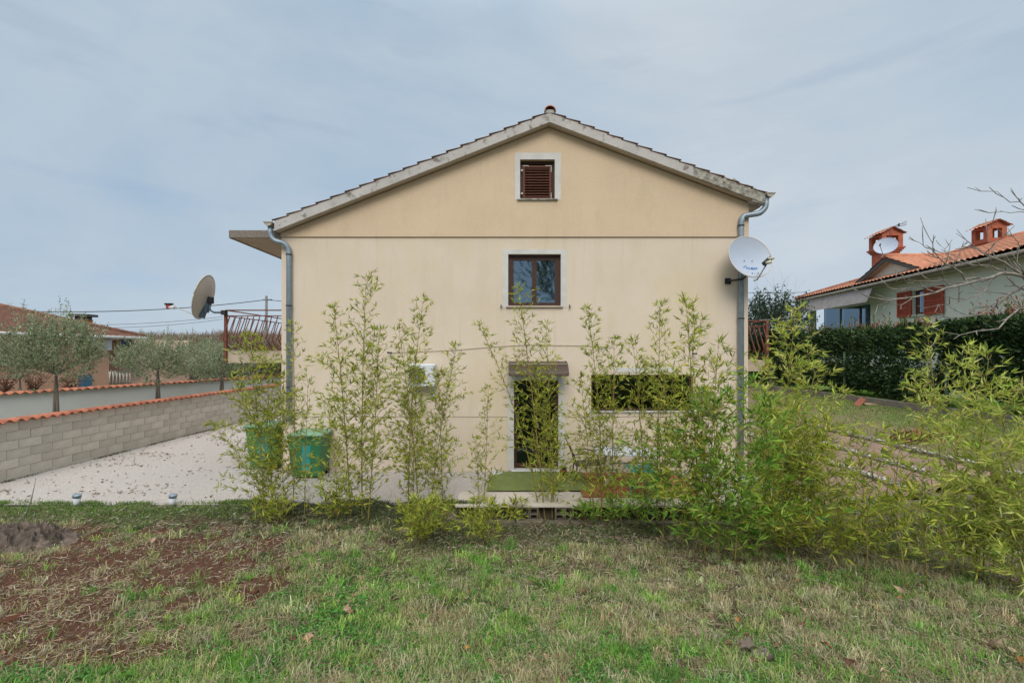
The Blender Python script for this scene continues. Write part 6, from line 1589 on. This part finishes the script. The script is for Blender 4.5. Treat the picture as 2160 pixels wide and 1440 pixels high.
spots = [(733, 1300, 'deadleaf_pale', .17), (742, 1306, 'deadleaf', .14), (985, 1372, 'deadleaf_orange', .09), (1005, 1365, 'deadleaf', .08), (1037, 1400, 'deadleaf', .13), (1088, 1428, 'deadleaf', .14), (1146, 1292, 'deadleaf_orange', .08), (1236, 1394, 'deadleaf', .17), (1232, 1252, 'deadleaf', .10),
         (1288, 1310, 'deadleaf', .08), (1557, 1316, 'deadleaf_orange', .12), (1666, 1358, 'deadleaf_pale', .18), (1688, 1325, 'deadleaf', .18), (1578, 1350, 'deadleaf', .14), (1745, 1370, 'deadleaf', .17), (1905, 1258, 'deadleaf_pale', .22), (1960, 1262, 'deadleaf', .15), (1900, 1268, 'deadleaf_orange', .09),
         (2100, 1372, 'deadleaf_pale', .2), (2135, 1380, 'deadleaf_pale', .14), (2150, 1400, 'deadleaf_orange', .12), (2040, 1330, 'deadleaf', .12), (2145, 1235, 'deadleaf_pale', .22), (651, 1360, 'deadleaf_pale', .15), (616, 1362, 'deadleaf', .11), (663, 1265, 'deadleaf', .09), (584, 1306, 'deadleaf', .11),
         (710, 1083, 'deadleaf_orange', .16), (318, 1152, 'deadleaf_pale', .2), (1680, 1232, 'deadleaf_orange', .10), (1690, 1292, 'deadleaf_pale', .16), (420, 1320, 'deadleaf', .12), (1880, 1330, 'deadleaf', .15), (1790, 1425, 'deadleaf', .16), (1870, 1425, 'deadleaf_pale', .15), (1620, 1432, 'deadleaf_orange', .1),
         (1515, 1355, 'deadleaf_grey', .22), (1535, 1365, 'deadleaf', .15), (1575, 1375, 'deadleaf_grey', .24), (1600, 1390, 'deadleaf_grey', .24), (1618, 1400, 'deadleaf_grey', .2), (1640, 1380, 'deadleaf', .15), (1590, 1405, 'deadleaf', .16), (1565, 1365, 'deadleaf_grey', .18), (1612, 1380, 'deadleaf_grey', .2)]
for k, (px, py, nm, s) in enumerate(spots):
    p = gpt(px, py); o = bpy.data.objects.new('fallen_leaf', R.choice(LF[nm])); col.objects.link(o)
    o.location = p+Vector((0, 0, .045+R.uniform(0, .02))); o.rotation_euler = (R.uniform(-.5, .5), R.uniform(-.4, .4), R.uniform(0, 6.28)); s *= .62; o.scale = (s, s, s)
    where = ('beside the green clover patch at lower left' if px < 600 else 'in or beside the bright clover patch' if px < 800 else 'at the bottom edge below the door' if px < 1120 and py > 1350 else 'in the grass below the hollow blocks' if px < 1200 else 'left of the withered leaf heap' if px < 1500
             else 'in the withered leaf heap at lower right' if px < 1660 and 1330 < py < 1412 else 'right of the withered leaf heap' if px < 1780 else 'at the foot of the right-hand bamboo' if py < 1300 else 'in the lower right corner')
    base_l = txt[nm][0].split(' in the ')[0]
    lab = ('larger ' if s > .105 else 'small ')+base_l+' '+where
    tag(o, lab, 'leaf', 'fallen leaves: '+lab)
cm = MB(); V = []; rngc = random.Random(3)
for i in range(7):
    for j in range(12):
        th = math.pi*i/6; ph = 2*math.pi*j/12; r_ = 1+.35*noise.noise(Vector((math.sin(th)*math.cos(ph)*2, math.sin(th)*math.sin(ph)*2, math.cos(th)*2)))
        V.append((r_*math.sin(th)*math.cos(ph), r_*math.sin(th)*math.sin(ph), r_*.6*math.cos(th)))
cm.add(V, [(i*12+j, i*12+(j+1) % 12, (i+1)*12+(j+1) % 12, (i+1)*12+j) for i in range(6) for j in range(12)], True); cme = cm.mesh('soil_clod', M['clod'])
for (px, py, s) in ((205, 1372, .05), (60, 1380, .04), (22, 1400, .05), (85, 1290, .05), (115, 1315, .045), (350, 1255, .05), (360, 1430, .06), (155, 1415, .05), (535, 1250, .045), (90, 1340, .05), (30, 1310, .06), (250, 1370, .04)):
    p = gpt(px, py); o = bpy.data.objects.new('soil_clod', cme); col.objects.link(o); o.location = p+Vector((0, 0, .015)); s *= 1.1; o.scale = (s*1.4, s, s*.8); o.rotation_euler = (0, 0, R.uniform(0, 6)); tag(o, 'clod of red soil lying on the bare patch at the lower left', 'clod', 'red soil clods on the bare patch')
